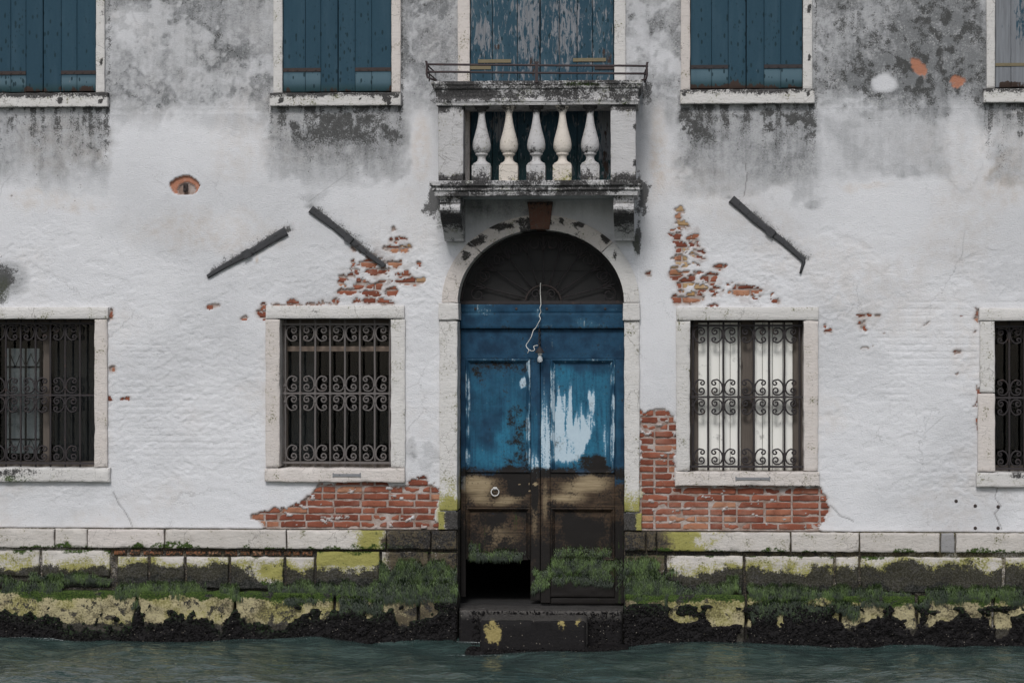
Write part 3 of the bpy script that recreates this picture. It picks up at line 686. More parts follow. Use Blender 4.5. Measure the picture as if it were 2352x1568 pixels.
def lower_window(i, w):
    x0, x1, z0, z1 = rect(*w['o']); JW = w['jw']*.004
    # window: timber frame standing in the opening
    fr = MB(); y0 = .235
    fr.box(x0-.02, x0+.035, y0, y0+.06, z0, z1).box(x1-.035, x1+.02, y0, y0+.06, z0, z1).box(x0+.035, x1-.035, y0, y0+.06, z1-.04, z1+.02).box(x0+.035, x1-.035, y0, y0+.06, z0, z0+.05)
    if i in (0, 3): fr.box((x0+x1)/2-.03, (x0+x1)/2+.03, y0-.004, y0+.056, z0+.05, z1-.04)
    wn_ = obj('window', fr.mesh('window'), 'oldwood', house)
    tag(wn_, ['barred window with pale curtain, at the left edge', 'barred window over the red brick patch left of the door', 'barred window with cream inner shutters', 'barred dark window cut by the right edge'][i])
    lx0, lx1, lz0, lz1 = rect(*w['lin'], .03)
    obj('lintel', slab('lintel', lx0, lx1, lz0+.002, lz1, .032, -.25, .04, .0016, 10, .005, p_jamb, 30+i, .006), 'stone', wn_)
    sx0, sx1, sz0, sz1 = rect(*w['sill'], .04)
    obj('sill', slab('sill', sx0, sx1, sz0, sz1, .050, -.25, .025, .005, 12, .010, p_lowsill, 40+i, .018, 2.6), 'pinkstone' if i in (1, 2) else 'stone', wn_)
    for k, (a, b) in enumerate(((x0-JW+random.uniform(-.004, .01), x0), (x1, x1+JW))):
        if i == 3 and k == 0:
            zm = at(2265, 902)[1]
            obj('jamb', slab('jamb', a+.006, b, zm+.003, lz0-.001, .030, -.25, .03, .002, 12, .005, p_jamb, 50+i*2+k, .012), 'stone', wn_)
            obj('jamb', slab('jamb', a-.012, b, sz1+.001, zm-.003, .033, -.25, .03, .002, 12, .005, p_jamb, 58+i*2+k, .012), 'pinkstone', wn_)
        else:
            obj('jamb', slab('jamb', a, b, sz1+.001, lz0-.001, .029+.003*k, -.25, .03, .002, 12, .005, p_jamb, 50+i*2+k, .014), 'pinkstone' if (i+k) % 2 else 'stone', wn_)
    # grille
    gy = .085 if i == 2 else .105; pale = i in (0, 1); gm = 'palegrille' if i == 1 else 'iron'; SM = SCRP if i == 1 else SCR
    u0 = [13.4-34.2, 661.4-34.4*0, 1591, 2317-33.6][i]
    if i == 0: us = [-20.5+34.1*k for k in range(7)]
    elif i == 1: us = [655.5+34.25*k for k in range(8)]
    elif i == 2: us = [1591.5+35.0*k for k in range(8)]
    else: us = [2283.5+34.6*k for k in range(8)]
    vt, vm_, vb = ([746, 903, 1061] if i == 1 else [744, 907, 1062] if i == 0 else [749, 911.5, 1070] if i == 2 else [751, 913, 1075])
    zt = at(1176, vt, -gy)[1]; zm = at(1176, vm_, -gy)[1]; zb = at(1176, vb, -gy)[1]
    vc = (w['o'][0]+w['o'][1])/2
    zt = at(vc, vt, -gy)[1]; zm = at(vc, vm_, -gy)[1]; zb = at(vc, vb, -gy)[1]
    bx = [at(q, vm_, -gy)[0] for q in us]
    # end bars sit just inside the jambs
    for k, x in enumerate(bx):
        r = .0098
        P = [(x+random.uniform(-.0012, .0012), gy, z0+.004+(z1-z0-.008)*t/10) for t in range(11)]
        obj('bar', MB().tube(P, r, 6).mesh('bar', True), gm, wn_)
    for z, hh in ((zt+.006, .009), (zm, .0085), (zb-.004, .010)):
        obj('cross_bar', MB().box(x0-.01, x1+.01, gy-.012, gy+.006, z-hh, z+hh).mesh('cross_bar'), gm, wn_)
    back = 0 if i in (1,) else 1
    if i == 1: backs = [2, 4, 6]
    elif i == 2: backs = [1+1, 4+0, 6]
    elif i == 0: backs = [2, 4, 6]
    else: backs = [1, 3, 5]
    if i == 1: backs = [0, 2, 4, 6]
    if i == 2: backs = [0, 2, 4, 6]
    if i == 0: backs = [1, 3, 5]
    cellw = bx[1]-bx[0]
    for kb in backs:
        for su in (1, -1):
            if not (0 <= kb+su < len(bx)): continue
            for zc_, sv, hh in ((zm+.010, 1, 1), (zm-.010, -1, 1), (zt-.004, -1, .98), (zb+.008, 1, 1.0)):
                o = obj('scroll', SM[su, sv], gm, wn_, (bx[kb], gy-.004, zc_)); o.scale = (cellw/CW, 1, hh)
        for zc_ in (zm+.075, zm-.075):
            obj('collar', MB().box(bx[kb]-.014, bx[kb]+.014, gy-.016, gy+.012, zc_-.012, zc_+.012).mesh('collar'), gm, wn_)
    for k, x in enumerate(bx):
        obj('collar', MB().box(x-.012, x+.012, gy-.016, gy+.010, zm-.015, zm+.015).mesh('collar'), gm, wn_)
    # what closes the window behind the bars
    if i == 2:
        pc = (rect(1603, 1702, 748, 1072, -.19), rect(1728, 1821, 748, 1072, -.19))
        for (a, b, c, d) in pc:
            n = 4; st = (b-a)/n
            for k in range(n):
                obj('board', slab('board', a+st*k+.002, a+st*(k+1)-.002, c-.03, d+.03, -.192, -.22, .05, .0006, 6, .004, None, 5+k), 'cream', wn_)
            obj('batten', MB().box(a, b,   .1885, .192, d-.135, d-.128).mesh('batten'), 'cream', wn_)
        for (ua, ub) in ((1584, 1603.5), (1701.5, 1728.5), (1820.5, 1846)):
            a, b, c, d = rect(ua, ub, 736, 1082, -.24)
            obj('post', slab('post', a, b, c-.02, d+.02, -.165, -.235, .04, .003, 14, .006, None, 9), 'oldwood', wn_)
    else:
        obj('pane', MB().box(x0+.02, x1-.02, y0+.02, y0+.024, z0+.03, z1-.02).mesh('pane'), 'glass', wn_)
    if i == 1:
        a, b, c, d = rect(648, 900, 795, 806.5, -.22)
        obj('transom_bar', MB().box(x0+.03, x1-.03, .205, .232, c, d).mesh('transom_bar'), 'tanwood', wn_)
        a, b, c, d = rect(660, 722, 740, 1060, -.30)
        obj('drape', slab('drape', x0, b, z0, z1, -.36, -.38, .02, .012, 4, 0, None, 4), 'greycurtain', wn_)
    if i == 0:
        a, b, c, d = rect(14, 94, 800, 1040, -.30)
        obj('curtain', slab('curtain', a, b, c, d, -.292, -.30, .02, .006, 6, 0, None, 3), 'curtain', wn_)
        for q in (24, 60, 94):
            xx = at(q, 900, -.3)[0]; obj('lattice_bar', MB().box(xx-.008, xx+.008, .276, .288, c, d).mesh('lattice_bar'), 'iron', wn_)
        for q in (842, 1008):
            zz = at(60, q, -.3)[1]; obj('lattice_bar', MB().box(a, b, .277, .287, zz-.006, zz+.006).mesh('lattice_bar'), 'iron', wn_)
        for (va, vb_) in ((812, 842), (1008, 1036)):
            pts = [at(24+12*k, va if k % 2 == 0 else vb_, -.3) for k in range(7)]
            obj('lattice_zigzag', MB().tube([(p[0], .282, p[1]) for p in pts], .006, 4).mesh('lattice_zigzag'), 'iron', wn_)
        a, b, c, d = rect(122, 222, 735, 1075, -.34)
        obj('drape', slab('drape', a, b, c, d, -.40, -.42, .02, .015, 5, 0, None, 6), 'greycurtain', wn_)
    # lead clamp across the cracked sill
    if i in (1, 2):
        cu = ((767, 826), (1692, 1766))[i-1]; cvv = (1090.5, 1098.5)[i-1]
        a, b, c, d = rect(cu[0], cu[1], cvv-3, cvv+3, .05)
        obj('clamp', MB().box(a, b, -.060, -.03, c, d).box(a-.012, a, -.057, -.03, c-.008, d+.008).box(b, b+.012, -.057, -.03, c-.008, d+.008).mesh('clamp'), 'lead', wn_)
for i, w in enumerate(LOW): lower_window(i, w)

# ---------------- upper windows with plank shutters
def upper_window(i, w):
    x0, x1, z0, z1 = rect(*w['o'])
    z0 = at((w['o'][0]+w['o'][1])/2, w['o'][3])[1]; JW = w['jw']*.004
    fr = MB().box(x0-.05, x0+.004, .06, .14, z0, z1).box(x1-.004, x1+.05, .06, .14, z0, z1).box(x0+.004, x1-.004, .06, .14, z1-.02, z1+.05).box(x0+.004, x1-.004, .10, .14, z0-.03, z1-.02)
    wn_ = obj('window', fr.mesh('window'), 'inside', house)
    tag(wn_, ['upper window with closed teal shutters, at the left edge', 'upper window with closed teal shutters left of the balcony', 'upper window with closed teal shutters right of the balcony', 'upper window with bleached peeling shutters, at the right edge'][i])
    sx0, sx1, sz0, sz1 = rect(*w['sill'], .06)
    obj('sill', slab('sill', sx0, sx1, sz0, sz1, .072, -.12, .02, .003, 12, .008, p_sill, 60+i, .010), 'stone', wn_)
    obj('lintel', slab('lintel', x0-JW, x1+JW, z1, z1+.16, .03, -.12, .05, .002, 12, .005, p_jamb, 64+i, .01), 'stone', wn_)
    for k, (a, b) in enumerate(((x0-JW, x0), (x1, x1+JW))):
        obj('jamb', slab('jamb', a, b, sz1+.001, z1-.001, .030, -.12, .03, .002, 12, .005, p_jamb, 70+2*i+k, .007), 'stone' if (i+k) % 2 else 'pinkstone', wn_)
        # plaster margin strip on the outer side of some jambs
    U0, U1 = w['o'][0], w['o'][1]
    edges = ([-30, 25, 60, 99.5, 141, 177, 221.5], [650, 701.6, 737, 776.6, 816, 854, 899.5], [1585.5, 1634.4, 1672.5, 1713.8, 1755, 1793.5, 1843.5], [2285, 2322, 2362, 2412, 2452, 2495, 2540])[i]
    cu = edges[3]; v0 = w['o'][3]
    SV = (167.5, 160.5, 153.5, 149)[i]
    def p_sh(x, y, z):
        u, v = uv(x, y, z); n = fbm(x*9, z*3, 4, 30+i)
        spot = (.15+.75*sst(v, -40, 130))*(.35+.65*np.exp(-((u-cu-(-35 if i == 0 else 0))/70.0)**2))
        fade = sst(v, SV+4, SV+8)*((u < edges[2]) | (u > edges[4]))*(1-sst(v, SV+22, v0-4))*.9
        low = sst(v, v0-26, v0-6)*.75
        rot = .52*sst(v, v0-30, v0-2)*(.35+n)+(.18 if i == 2 else 0)*sst(v, v0-22, v0)
        rot = np.maximum(rot, .62*ell(u, v, (60, 899, 1690, 2320)[i], v0-6, (26, 14, 26, 60)[i], (14, 20, 30, 20)[i], .7))
        if i == 0: rot = np.maximum(rot, .6*ell(u, v, 200, v0-6, 26, 22, .6)); rot = np.maximum(rot, .6*ell(u, v, 136, v0-10, 8, 24, .6))
        peel = .16*sst(v, 80, 200)*n+((.02+.16*(1-sst(u, 2315, 2350))+.12*sst(v, 60, 150)) if i == 3 else 0)
        return dict(spot=spot, fade=fade, lowg=low, rot=np.clip(rot, 0, 1), peel=peel)
    for k in range(6):
        a = at(edges[k], 0)[0]; b = at(edges[k+1], 0)[0]; g = .004 if k in (2,) else .0012; g2 = .004 if k == 3 else .0012
        a = max(a, x0+.003); b = min(b, x1-.003)
        obj('plank', slab('plank', a+g2, b-g, z0+.004+random.uniform(0, .006), z1-.01, .004+random.uniform(-.002, .002), -.035, .04, .0015, 8, .004, p_sh, 80+k+6*i), 'greyshutter' if i == 3 else 'shutter', wn_)
    if i != 3:
        zz = at(cu, SV)[1]
        for (ua, ub) in ((edges[0], edges[2]), (edges[4], edges[6])):
            a = max(at(ua, SV)[0], x0+.004); b = min(at(ub, SV)[0], x1-.004)
            st = MB().box(a, b, -.012, -.0065, zz-.017, zz+.017)
            for q in range(4): st.box(a+(b-a)*(.12+.25*q)-.007, a+(b-a)*(.12+.25*q)+.007, -.017, -.012, zz-.007, zz+.007)
            obj('strap_hinge', st.mesh('strap_hinge'), 'rust' if i < 2 else 'iron', wn_)
    else:
        zz = at(2310, 149)[1]; obj('strap_hinge', MB().box(x0+.004, x0+.45, -.012, -.0065, zz-.014, zz+.014).mesh('strap_hinge'), 'brassrust', wn_)
for i, w in enumerate(UP): upper_window(i, w)

# ---------------- balcony door
def balcony_door():
    x0, x1, z0, z1 = rect(*BDOOR); z0 = at(1245, 412)[1]
    fr = MB().box(x0-.05, x0+.004, .06, .16, z0-.1, z1).box(x1-.004, x1+.05, .06, .16, z0-.1, z1).box(x0+.004, x1-.004, .06, .16, z1-.02, z1+.05).box(x0+.004, x1-.004, .10, .16, z0-.1, z1-.02)
    wd_ = tag(obj('balcony_door', fr.mesh('balcony_door'), 'inside', house), 'balcony door closed with flaking blue plank shutters')
    JW = .115
    for k, (a, b) in enumerate(((x0-JW, x0), (x1, x1+.108))):
        obj('jamb', slab('jamb', a, b, z0-.05, z1-.001, .030, -.12, .03, .002, 12, .005, p_jamb, 90+k, .008), 'stone' if k else 'pinkstone', wd_)
    obj('lintel', slab('lintel', x0-JW, x1+.108, z1, z1+.16, .03, -.12, .05, .002, 12, .005, p_jamb, 93, .01), 'stone', wd_)
    ed = [1080, 1131, 1188.5, 1240.5, 1284.5, 1325.5, 1361, 1410.5]
    def p_sh(x, y, z):
        u, v = uv(x, y, z); n = fbm(x*8, z*2, 4, 33)
        peel = .12*(n-.5)+.12*ell(u, v, 1215, 60, 40, 140)+.10*ell(u, v, 1300, 60, 50, 120)+.13*ell(u, v, 1110, 80, 30, 50)+.14*ell(u, v, 1150, 290, 30, 60)+.16*ell(u, v, 1390, 300, 22, 120)-.04
        rot = .52*ell(u, v, 1143, 110, 24, 26, .8)+.52*ell(u, v, 1222, 150, 14, 90, .8)+.5*ell(u, v, 1395, 130, 30, 50, .8)+.3*sst(v, 340, 412)+.45*ell(u, v, 1392, 330, 20, 100)
        return dict(spot=.65+0*u, peel=peel, rot=np.clip(rot, 0, 1), lowg=.8*sst(v, 270, 380), fade=.25*sst(n, .5, .7))
    for k in range(7):
        a = max(at(ed[k], 200)[0], x0+.003); b = min(at(ed[k+1], 200)[0], x1-.003)
        obj('plank', slab('plank', a+(.005 if k == 3 else .002), b-(.005 if k == 2 else .002), z0-.03, z1-.01, .003+random.uniform(-.003, .003), -.035, .03, .002, 8, .004, p_sh, 110+k), 'oldshutter', wd_)
    for (ua, ub, vv_) in ((1098, 1174, 141), (1080, 1128, 156), (1316, 1392, 138), (1366, 1410, 156)):
        a, b, c, d = rect(ua, ub, vv_-4, vv_+4)
        obj('strap_hinge', MB().box(a, b, -.013, -.0068, c, d).mesh('strap_hinge'), 'brassrust' if vv_ < 150 or ua < 1200 else 'rust', wd_)
balcony_door()

# ---------------- balcony
BD = .62
def sweep(prof, x0, x1, db, name, paint, mat, parent, seg=.03):
    """moulding carried round the front and both ends; prof: (projection, z)"""
    n = max(2, int((x1-x0)/seg)); V = []; rows = []
    for (o, z) in prof:
        row = []
        ys = [-.0, -(db+o)*.33, -(db+o)*.66]
        for y in ys: row.append((x0-o, y+.001, z))
        for k in range(n+1): row.append((x0-o+(x1-x0+2*o)*k/n, -(db+o), z))
        for y in ys[::-1]: row.append((x1+o, y+.001, z))
        rows.append(row)
    m = len(rows[0]); V = [p for r in rows for p in r]
    V = np.array(V); V[:, 1] += .003*(fbm(V[:, 0]*12, V[:, 2]*30, 3, 7)-.5); V[:, 2] += .006*(fbm(V[:, 0]*7, V[:, 1]*7, 3, 9)-.5)
    Fs = []
    for i in range(len(rows)-1):
        for k in range(m-1): Fs.append((i*m+k, i*m+k+1, (i+1)*m+k+1, (i+1)*m+k))
    b = len(rows)-1
    for base, fl in ((0, True), (b*m, False)):                     # top and bottom strips
        j = 0
        fr = [base+k for k in range(m)]
        Fs.append(tuple(fr if not fl else fr[::-1]))
    me = mesh(name, V, Fs, False, paint(V[:, 0], V[:, 1], V[:, 2]))
    return obj(name, me, mat, parent)
def build_balcony():
    d = BD
    def Zd(v): return at(1240, v, d)[1]
    xl = at(1000, 430, d)[0]; xr = at(1462, 430, d)[0]
    def p_slab(x, y, z):
        n = fbm(x*6, z*14, 4, 51); return dict(dark=np.clip(.52+.5*(n-.5)*2-.28*(y > -.3), 0, 1), yel=.25*sst(fbm(x*5, z*5, 3, 53), .5, .7)*sst(x, -.2, .6), grn=.15*n)
    bal = sweep([(.045, Zd(415)), (.050, Zd(417)), (.048, Zd(426)), (.028, Zd(428)), (.024, Zd(432)), (.030, Zd(436)), (.012, Zd(440)), (.006, Zd(449))], xl, xr, d, 'balcony', p_slab, 'balstone', house)
    tag(bal, 'small stone balcony over the door, blackened with lichen')
    # handrail
    def p_rail(x, y, z):
        n = fbm(x*5, z*9, 4, 52); u, v = uv(x, y, z)
        st = fbm(x*9, z*1.2, 4, 57)
        dk = .62-.35*sst(v, 224, 238)+.9*(n-.5)+.5*(st-.5)
        return dict(dark=np.clip(dk, 0, 1), grn=.5*ell(u, v, 1335, 193, 60, 9)+.25*n, yel=.1*n)
    xl2 = at(1003, 215, d)[0]; xr2 = at(1464, 215, d)[0]
    sweep([(.040, Zd(186.5)), (.046, Zd(188)), (.046, Zd(194)), (.036, Zd(197)), (.030, Zd(203)), (.016, Zd(206)), (.008, Zd(213)), (.004, Zd(222)), (.010, Zd(226)), (.018, Zd(229)), (.018, Zd(233)), (.010, Zd(235)), (.004, Zd(241))], xl2, xr2, d, 'handrail', p_rail, 'balstone', bal)
    ztop, zbot = Zd(241), Zd(415)+.002
    # piers at the corners
    def p_pier(x, y, z):
        u, v = uv(x, y, z); n = fbm(x*8, z*8, 4, 54)
        dk = .75*(1-sst(v, 243, 275))*(.4+n)+.85*sst(v, 385, 412)*(.35+n)+.18*n+.55*ell(u, v, 1458, 290, 6, 14)+.7*ell(u, v, 1458, 375, 8, 12)
        return dict(dark=np.clip(dk, 0, 1))
    for (ua, ub) in ((1006, 1064.5), (1402, 1461)):
        a, b, c, e = rect(ua, ub, 241, 414, d-.02)
        obj('pier', slab('pier', a, b, zbot, ztop-.001, d-.02, d-.24, .02, .0025, 14, .006, p_pier, 61, .008), 'balstone', bal)
        # side rail wall back to the house
        obj('side_rail', slab('side_rail', a+.03, b-.03, ztop-.06, ztop-.001, d-.24, .0, .05, .001, 8, .004, None, 3), 'balstone', bal)
    # balusters
    cs = [1106.5, 1169, 1231.7, 1292, 1355.5]
    k_ = .00137
    prof = [(40, 692), (43, 694), (43, 703), (30, 706), (31, 717), (24, 722), (21, 740), (22, 755), (27, 790), (34, 825), (45, 868), (55, 905), (60, 938), (58, 965), (48, 986), (38, 992), (41, 994), (42, 1003), (38, 1006), (29, 1012), (26, 1028), (30, 1044), (42, 1054), (55, 1060), (59, 1068), (59, 1077)]
    def zz(y): return zbot+(1178-y)*(ztop-zbot)/(1178-682)
    mb = MB(); mb.lathe([(r*k_, zz(y)) for r, y in prof][::-1], 0, 0, 26)
    q = 46*k_; mb.box(-q, q, -q, q, zz(694), zz(682)-.001); q = 61*k_
    mb.box(-q, q, -q, q, zz(1178)+.001, zz(1076))
    def p_bal(strength):
        def f(x, y, z):
            t = (z-zbot)/(ztop-zbot); n = fbm(x*20+strength*7, z*12+y*9, 4, 55)
            dk = strength*(.85*sst(t, .86, .97)+.75*(1-sst(t, .02, .2))*(.3+n)+.55*ell(t, t*0, .40, 0, .06, 1, .9)*n+.30*n)
            return dict(dark=np.clip(dk, 0, 1), yel=np.clip((.5 if strength < .75 else .05)*(1-sst(t, .0, .22))*(.2+n), 0, 1))
        return f
    mA = mb.mesh('baluster', True, p_bal(.95)); mBm = mb.mesh('baluster', True, p_bal(.55))
    for me in (mA, mBm):
        nf = len(me.polygons); sm = np.ones(nf, bool); sm[-14:] = False; me.polygons.foreach_set('use_smooth', sm)
    for k, c in enumerate(cs):
        x = at(c, 330, d-.09)[0]
        o = obj('baluster', mA if k % 2 == 0 else mBm, 'balstone' if k % 2 == 0 else 'warmstone', bal, (x, -(d-.09), 0)); o.rotation_euler.z = 0
    # brackets
    def bracket(xa, xb):
        zt = at(1240, 449.5, d)[1]+.004; zb = at(1040, 554, .1)[1]; H = zt-zb
        pr = [(.57, 0), (.57, .15), (.555, .16), (.555, .185), (.585, .20), (.60, .26), (.60, .33), (.575, .42), (.51, .52), (.42, .62), (.33, .71), (.25, .80), (.20, .88), (.17, .95), (.16, 1.0)]
        n = len(pr); V = []; nx = 6
        for j in range(nx+1):
            x = xa+(xb-xa)*j/nx
            for (o, t) in pr: V.append((x, -o, zt-H*t))
            V.append((x, .02, zt-H)); V.append((x, .02, zt))
        m = n+2; Fs = []
        for j in range(nx):
            for i in range(m): Fs.append((j*m+i, j*m+(i+1) % m, (j+1)*m+(i+1) % m, (j+1)*m+i))
        Fs.append(tuple(range(m-1, -1, -1))); Fs.append(tuple(nx*m+i for i in range(m)))
        def pb(x, y, z):
            n_ = fbm(x*9, z*9, 4, 56); t = (zt-z)/H
            return dict(dark=np.clip(.50-.25*ell(t, t*0, .27, 0, .12, 1, .9)+.45*ell(t, t*0, .52, 0, .2, 1, .9)-.28*sst(t, .7, .95)+.7*(n_-.5), 0, 1))
        return mesh('bracket', V, Fs, False, pb(*np.array(V).T))
    for (ua, ub) in ((1022, 1067), (1411.5, 1457)):
        obj('bracket', bracket(at(ua, 540, .1)[0], at(ub, 540, .1)[0]), 'balstone', bal)
    # flower-box rail of thin iron
    fr = d+.045
    def PX(u, v, dd=fr): x, z = at(u, v, dd); return (x, -dd, z)
    for (vv_, ua, ub) in ((149.5, 979, 1487), (167, 981, 1486)):
        a = PX(ua, vv_-1.5); b = PX(ub, vv_+3)
        obj('rail_bar', MB().tube([(a[0]+(b[0]-a[0])*t/8, -fr, a[2]+(b[2]-a[2])*t/8+random.uniform(-.002, .002)) for t in range(9)], .0105, 5).mesh('rail_bar', True), 'rail', bal)
        for xx, sg in ((a, 1), (b, -1)):
            obj('rail_bar', MB().tube([(xx[0], -fr, xx[2]), (xx[0]+sg*.01, -fr*.5, xx[2]), (xx[0]+sg*.02, .0, xx[2])], .0075, 5).mesh('rail_bar', True), 'rail', bal)
    for (uu_, sg) in ((979.5, 1), (1486.5, -1)):
        o = 0 if sg == 1 else 3
        P = [PX(uu_-3*sg, 142+o), PX(uu_, 141+o), PX(uu_+1*sg, 150+o), PX(uu_+.5*sg, 170+o), PX(uu_+3*sg, 178+o), PX(uu_+10*sg, 181+o), PX(uu_+22*sg, 186+o, fr-.05)]
        obj('rail_post', MB().tube(P, .010, 6).mesh('rail_post', True), 'rail', bal)
        P = [PX(uu_+1*sg, 152+o, fr-.02), PX(uu_+6*sg, 164+o, fr-.06), PX(uu_+7*sg, 180+o, fr-.10), PX(uu_+6*sg, 187+o, fr-.12)]
        obj('rail_stay', MB().tube(P, .006, 5).mesh('rail_stay', True), 'rail', bal)
    a = PX(1232.5, 143); b = PX(1232.5, 187)
    obj('rail_post', MB().box(a[0]-.014, a[0]+.014, -fr-.012, -fr+.008, b[2]-.01, a[2]).box(a[0]-.02, a[0]+.02, -fr-.014, -fr+.010, a[2]-.012, a[2]+.004).mesh('rail_post'), 'rail', bal)
build_balcony()

# ---------------- arched doorway
DD = .275                                                  # door face lies this far behind the plaster
def arch_piece(name, t0, t1, a0, b0, a1, b1, df, db, mat, parent, paint, n=14, m=5, seed=0):
    V = []; 
    for i in range(n+1):
        t = t0+(t1-t0)*i/n
        for j in range(m+1):
            s = j/m; a = a0+(a1-a0)*s; b = b0+(b1-b0)*s
            x, z = DCX+a*math.cos(t), DZS+b*math.sin(t)
            e = min(i, n-i, j, m-j); jit = .004*(float(fbm(x*14, z*14, 3, 5+seed))-.5)
            V.append((x, -(df+jit-(.006 if e == 0 else 0)), z))
    I = np.arange((n+1)*(m+1)).reshape(n+1, m+1)
    Fs = np.stack([I[:-1, :-1], I[:-1, 1:], I[1:, 1:], I[1:, :-1]], -1).reshape(-1, 4)
    loop = np.concatenate([I[:, 0], I[-1, 1:], I[-2::-1, -1], I[0, -2:0:-1]]); V = np.array(V)
    A = V[loop]; B = A.copy(); B[:, 1] = -db; b0_ = len(V); k = len(loop); j = np.arange(k)
    S = np.stack([b0_+j, b0_+(j+1) % k, b0_+k+(j+1) % k, b0_+k+j], -1)
    V = np.concatenate([V, A, B]); nf = len(Fs)
    return obj(name, mesh(name, V, np.concatenate([Fs, S]), True, paint(V[:, 0], V[:, 1], V[:, 2]), nf), mat, parent)
def build_doorway():
    # iron-grey sill bar of the fanlight carries the surround as one part
    zi = DZS
    sur = arch_piece('door_surround', math.radians(93.5), math.radians(136), DA, DB, EA, EB, .034, -.30, 'pinkstone', house, p_arch, seed=1)
    tag(sur, 'stone arch and jambs around the blue water door')
    arch_piece('arch_stone', math.radians(136.6), math.radians(180), DA, DB, EA+.004, EB, .036, -.30, 'pinkstone', sur, p_arch, seed=2)
    arch_piece('arch_stone', math.radians(43.4), math.radians(86.5), DA, DB, EA, EB, .033, -.30, 'pinkstone', sur, p_arch, seed=3)
    arch_piece('arch_stone', 0, math.radians(42.8), DA, DB, EA, EB, .035, -.30, 'stone', sur, p_arch, seed=4)
    # keystone
    xa, xb, z0, z1 = rect(1210.5, 1270, 463, 527, .06)
    def taper(X, Zg, D):
        t = (z1-Zg)/(z1-z0); c = (xa+xb)/2; return c+(X-c)*(1-.27*t), Zg, D+.012*(1-t)
    def p_key(x, y, z):
        u, v = uv(x, y, z); n = fbm(x*12, z*12, 3, 27); return dict(dark=np.clip(.45*n+.35*(1-sst(v, 462, 480)), 0, 1), yel=.0*n)
    obj('keystone', slab('keystone', xa, xb, z0, z1, .052, -.30, .015, .004, 14, .006, p_key, 5, .008, shape=taper), 'keystone', sur)
    # imposts, jambs, plinths
    for (ua, ub, va, vb) in ((1006.5, 1052, 694.5, 735.5), (1430.5, 1470.5, 695, 736.5)):
        a, b, c, e = rect(ua, ub, va, vb, .05)
        if ua < 1200: b = DCX-DA+.012
        else: a = DCX+DA-.012
        obj('impost', slab('impost', a, b, c, e-.001, .052, -.295, .015, .003, 12, .008, p_jamb, 31, .01, 2.5), 'stone', sur)
    for (ua, ub, va, vb) in ((1008.5, 1046.5, 736, 1173), (1433, 1469.5, 737, 1176.5)):
        a, b, c, e = rect(ua, ub, va, vb, .03)
        if ua < 1200: b = DCX-DA
        else: a = DCX+DA
        obj('jamb', slab('jamb', a, b, c+.001, e-.001, .030, -.30, .02, .0025, 9, .006, p_doorjamb, 33, .012, .6), 'stone', sur)
    def p_plinth(x, y, z):
        u, v = uv(x, y, z); n = fbm(x*4, z*24, 4, 34)
        edge = np.minimum(np.abs(u-1008), np.abs(u-1474))
        return dict(dark=np.clip(.85*sst(edge, 4, 20)+.3*(n-.5), 0, 1), yel=np.clip(.95*(1-sst(edge, 6, 18))+.3*n, 0, 1))
    for (ua, ub, va, vb) in ((1006, 1052, 1173.5, 1217), (1430, 1474.5, 1177.5, 1219)):
        a, b, c, e = rect(ua, ub, va, vb, .04)
        if ua < 1200: b = DCX-DA+.006
        else: a = DCX+DA-.006
        obj('plinth', slab('plinth', a, b, max(c, ZBAND+.002), e-.001, .044, -.30, .015, .005, 12, .008, p_plinth, 35, .014, 4), 'basestone', sur)
    # ---- fanlight
    yb = DD+.03
    fan = []
    n = 40; V = [(DCX, yb, DZS+.01)]+[(DCX+(DA+.02)*math.cos(math.pi*i/n), yb, DZS+.01+(DB+.02)*math.sin(math.pi*i/n)) for i in range(n+1)]
    V2 = [(x, y+.03, z) for x, y, z in V]; N_ = len(V)
    Fs = [(0, i+2, i+1) for i in range(n)]+[(N_, N_+i+1, N_+i+2) for i in range(n)]+[(i+1, i+2, N_+i+2, N_+i+1) for i in range(n)]+[(0, 1, N_+1, N_), (0, N_, N_+n+1, n+1)]
    fl = tag(obj('fanlight', mesh('fanlight', V+V2, Fs, False), 'dusty', house), 'dusty dark fanlight with wrought iron rays and scrolls')
    yi = DD-.02
    hx, hz = DCX+.012, at(1245, 694, -DD)[1]
    R0 = .165
    obj('cross_bar', MB().box(DCX-DA-.005, DCX+DA+.005, yi-.02, yi+.02, hz-.018, hz+.012).mesh('cross_bar'), 'iron', fl)
    zb_ = at(1245, 622, -DD)[1]
    obj('board_joint', MB().box(DCX-DA*.8, DCX+DA*.8, yb-.006, yb+.002, zb_-.004, zb_+.004).mesh('board_joint'), 'inside', fl)
    hub = MB(); hub.tube([(hx+R0*math.cos(math.pi*i/16), yi, hz+R0*.95*math.sin(math.pi*i/16)) for i in range(17)], .010, 5)
    obj('hub', hub.mesh('hub', True), 'rust', fl)
    for sg in (1, -1):
        P = [(hx+sg*(.075+.045*(1-.7*i/14)*math.cos(math.radians(200-430*i/14))), yi, hz+.075+.05*(1-.7*i/14)*math.sin(math.radians(200-430*i/14))) for i in range(15)]
        obj('scroll', MB().tube(P, .006, 5).mesh('scroll', True), 'iron', fl)
    # arched rim
    obj('rim', MB().tube([(DCX+(DA-.012)*math.cos(math.pi*i/30), yi, DZS+(DB-.012)*math.sin(math.pi*i/30)) for i in range(31)], .012, 6).mesh('rim', True), 'iron', fl)
    angs = [14, 33, 52, 72, 90, 108, 128, 147, 166]
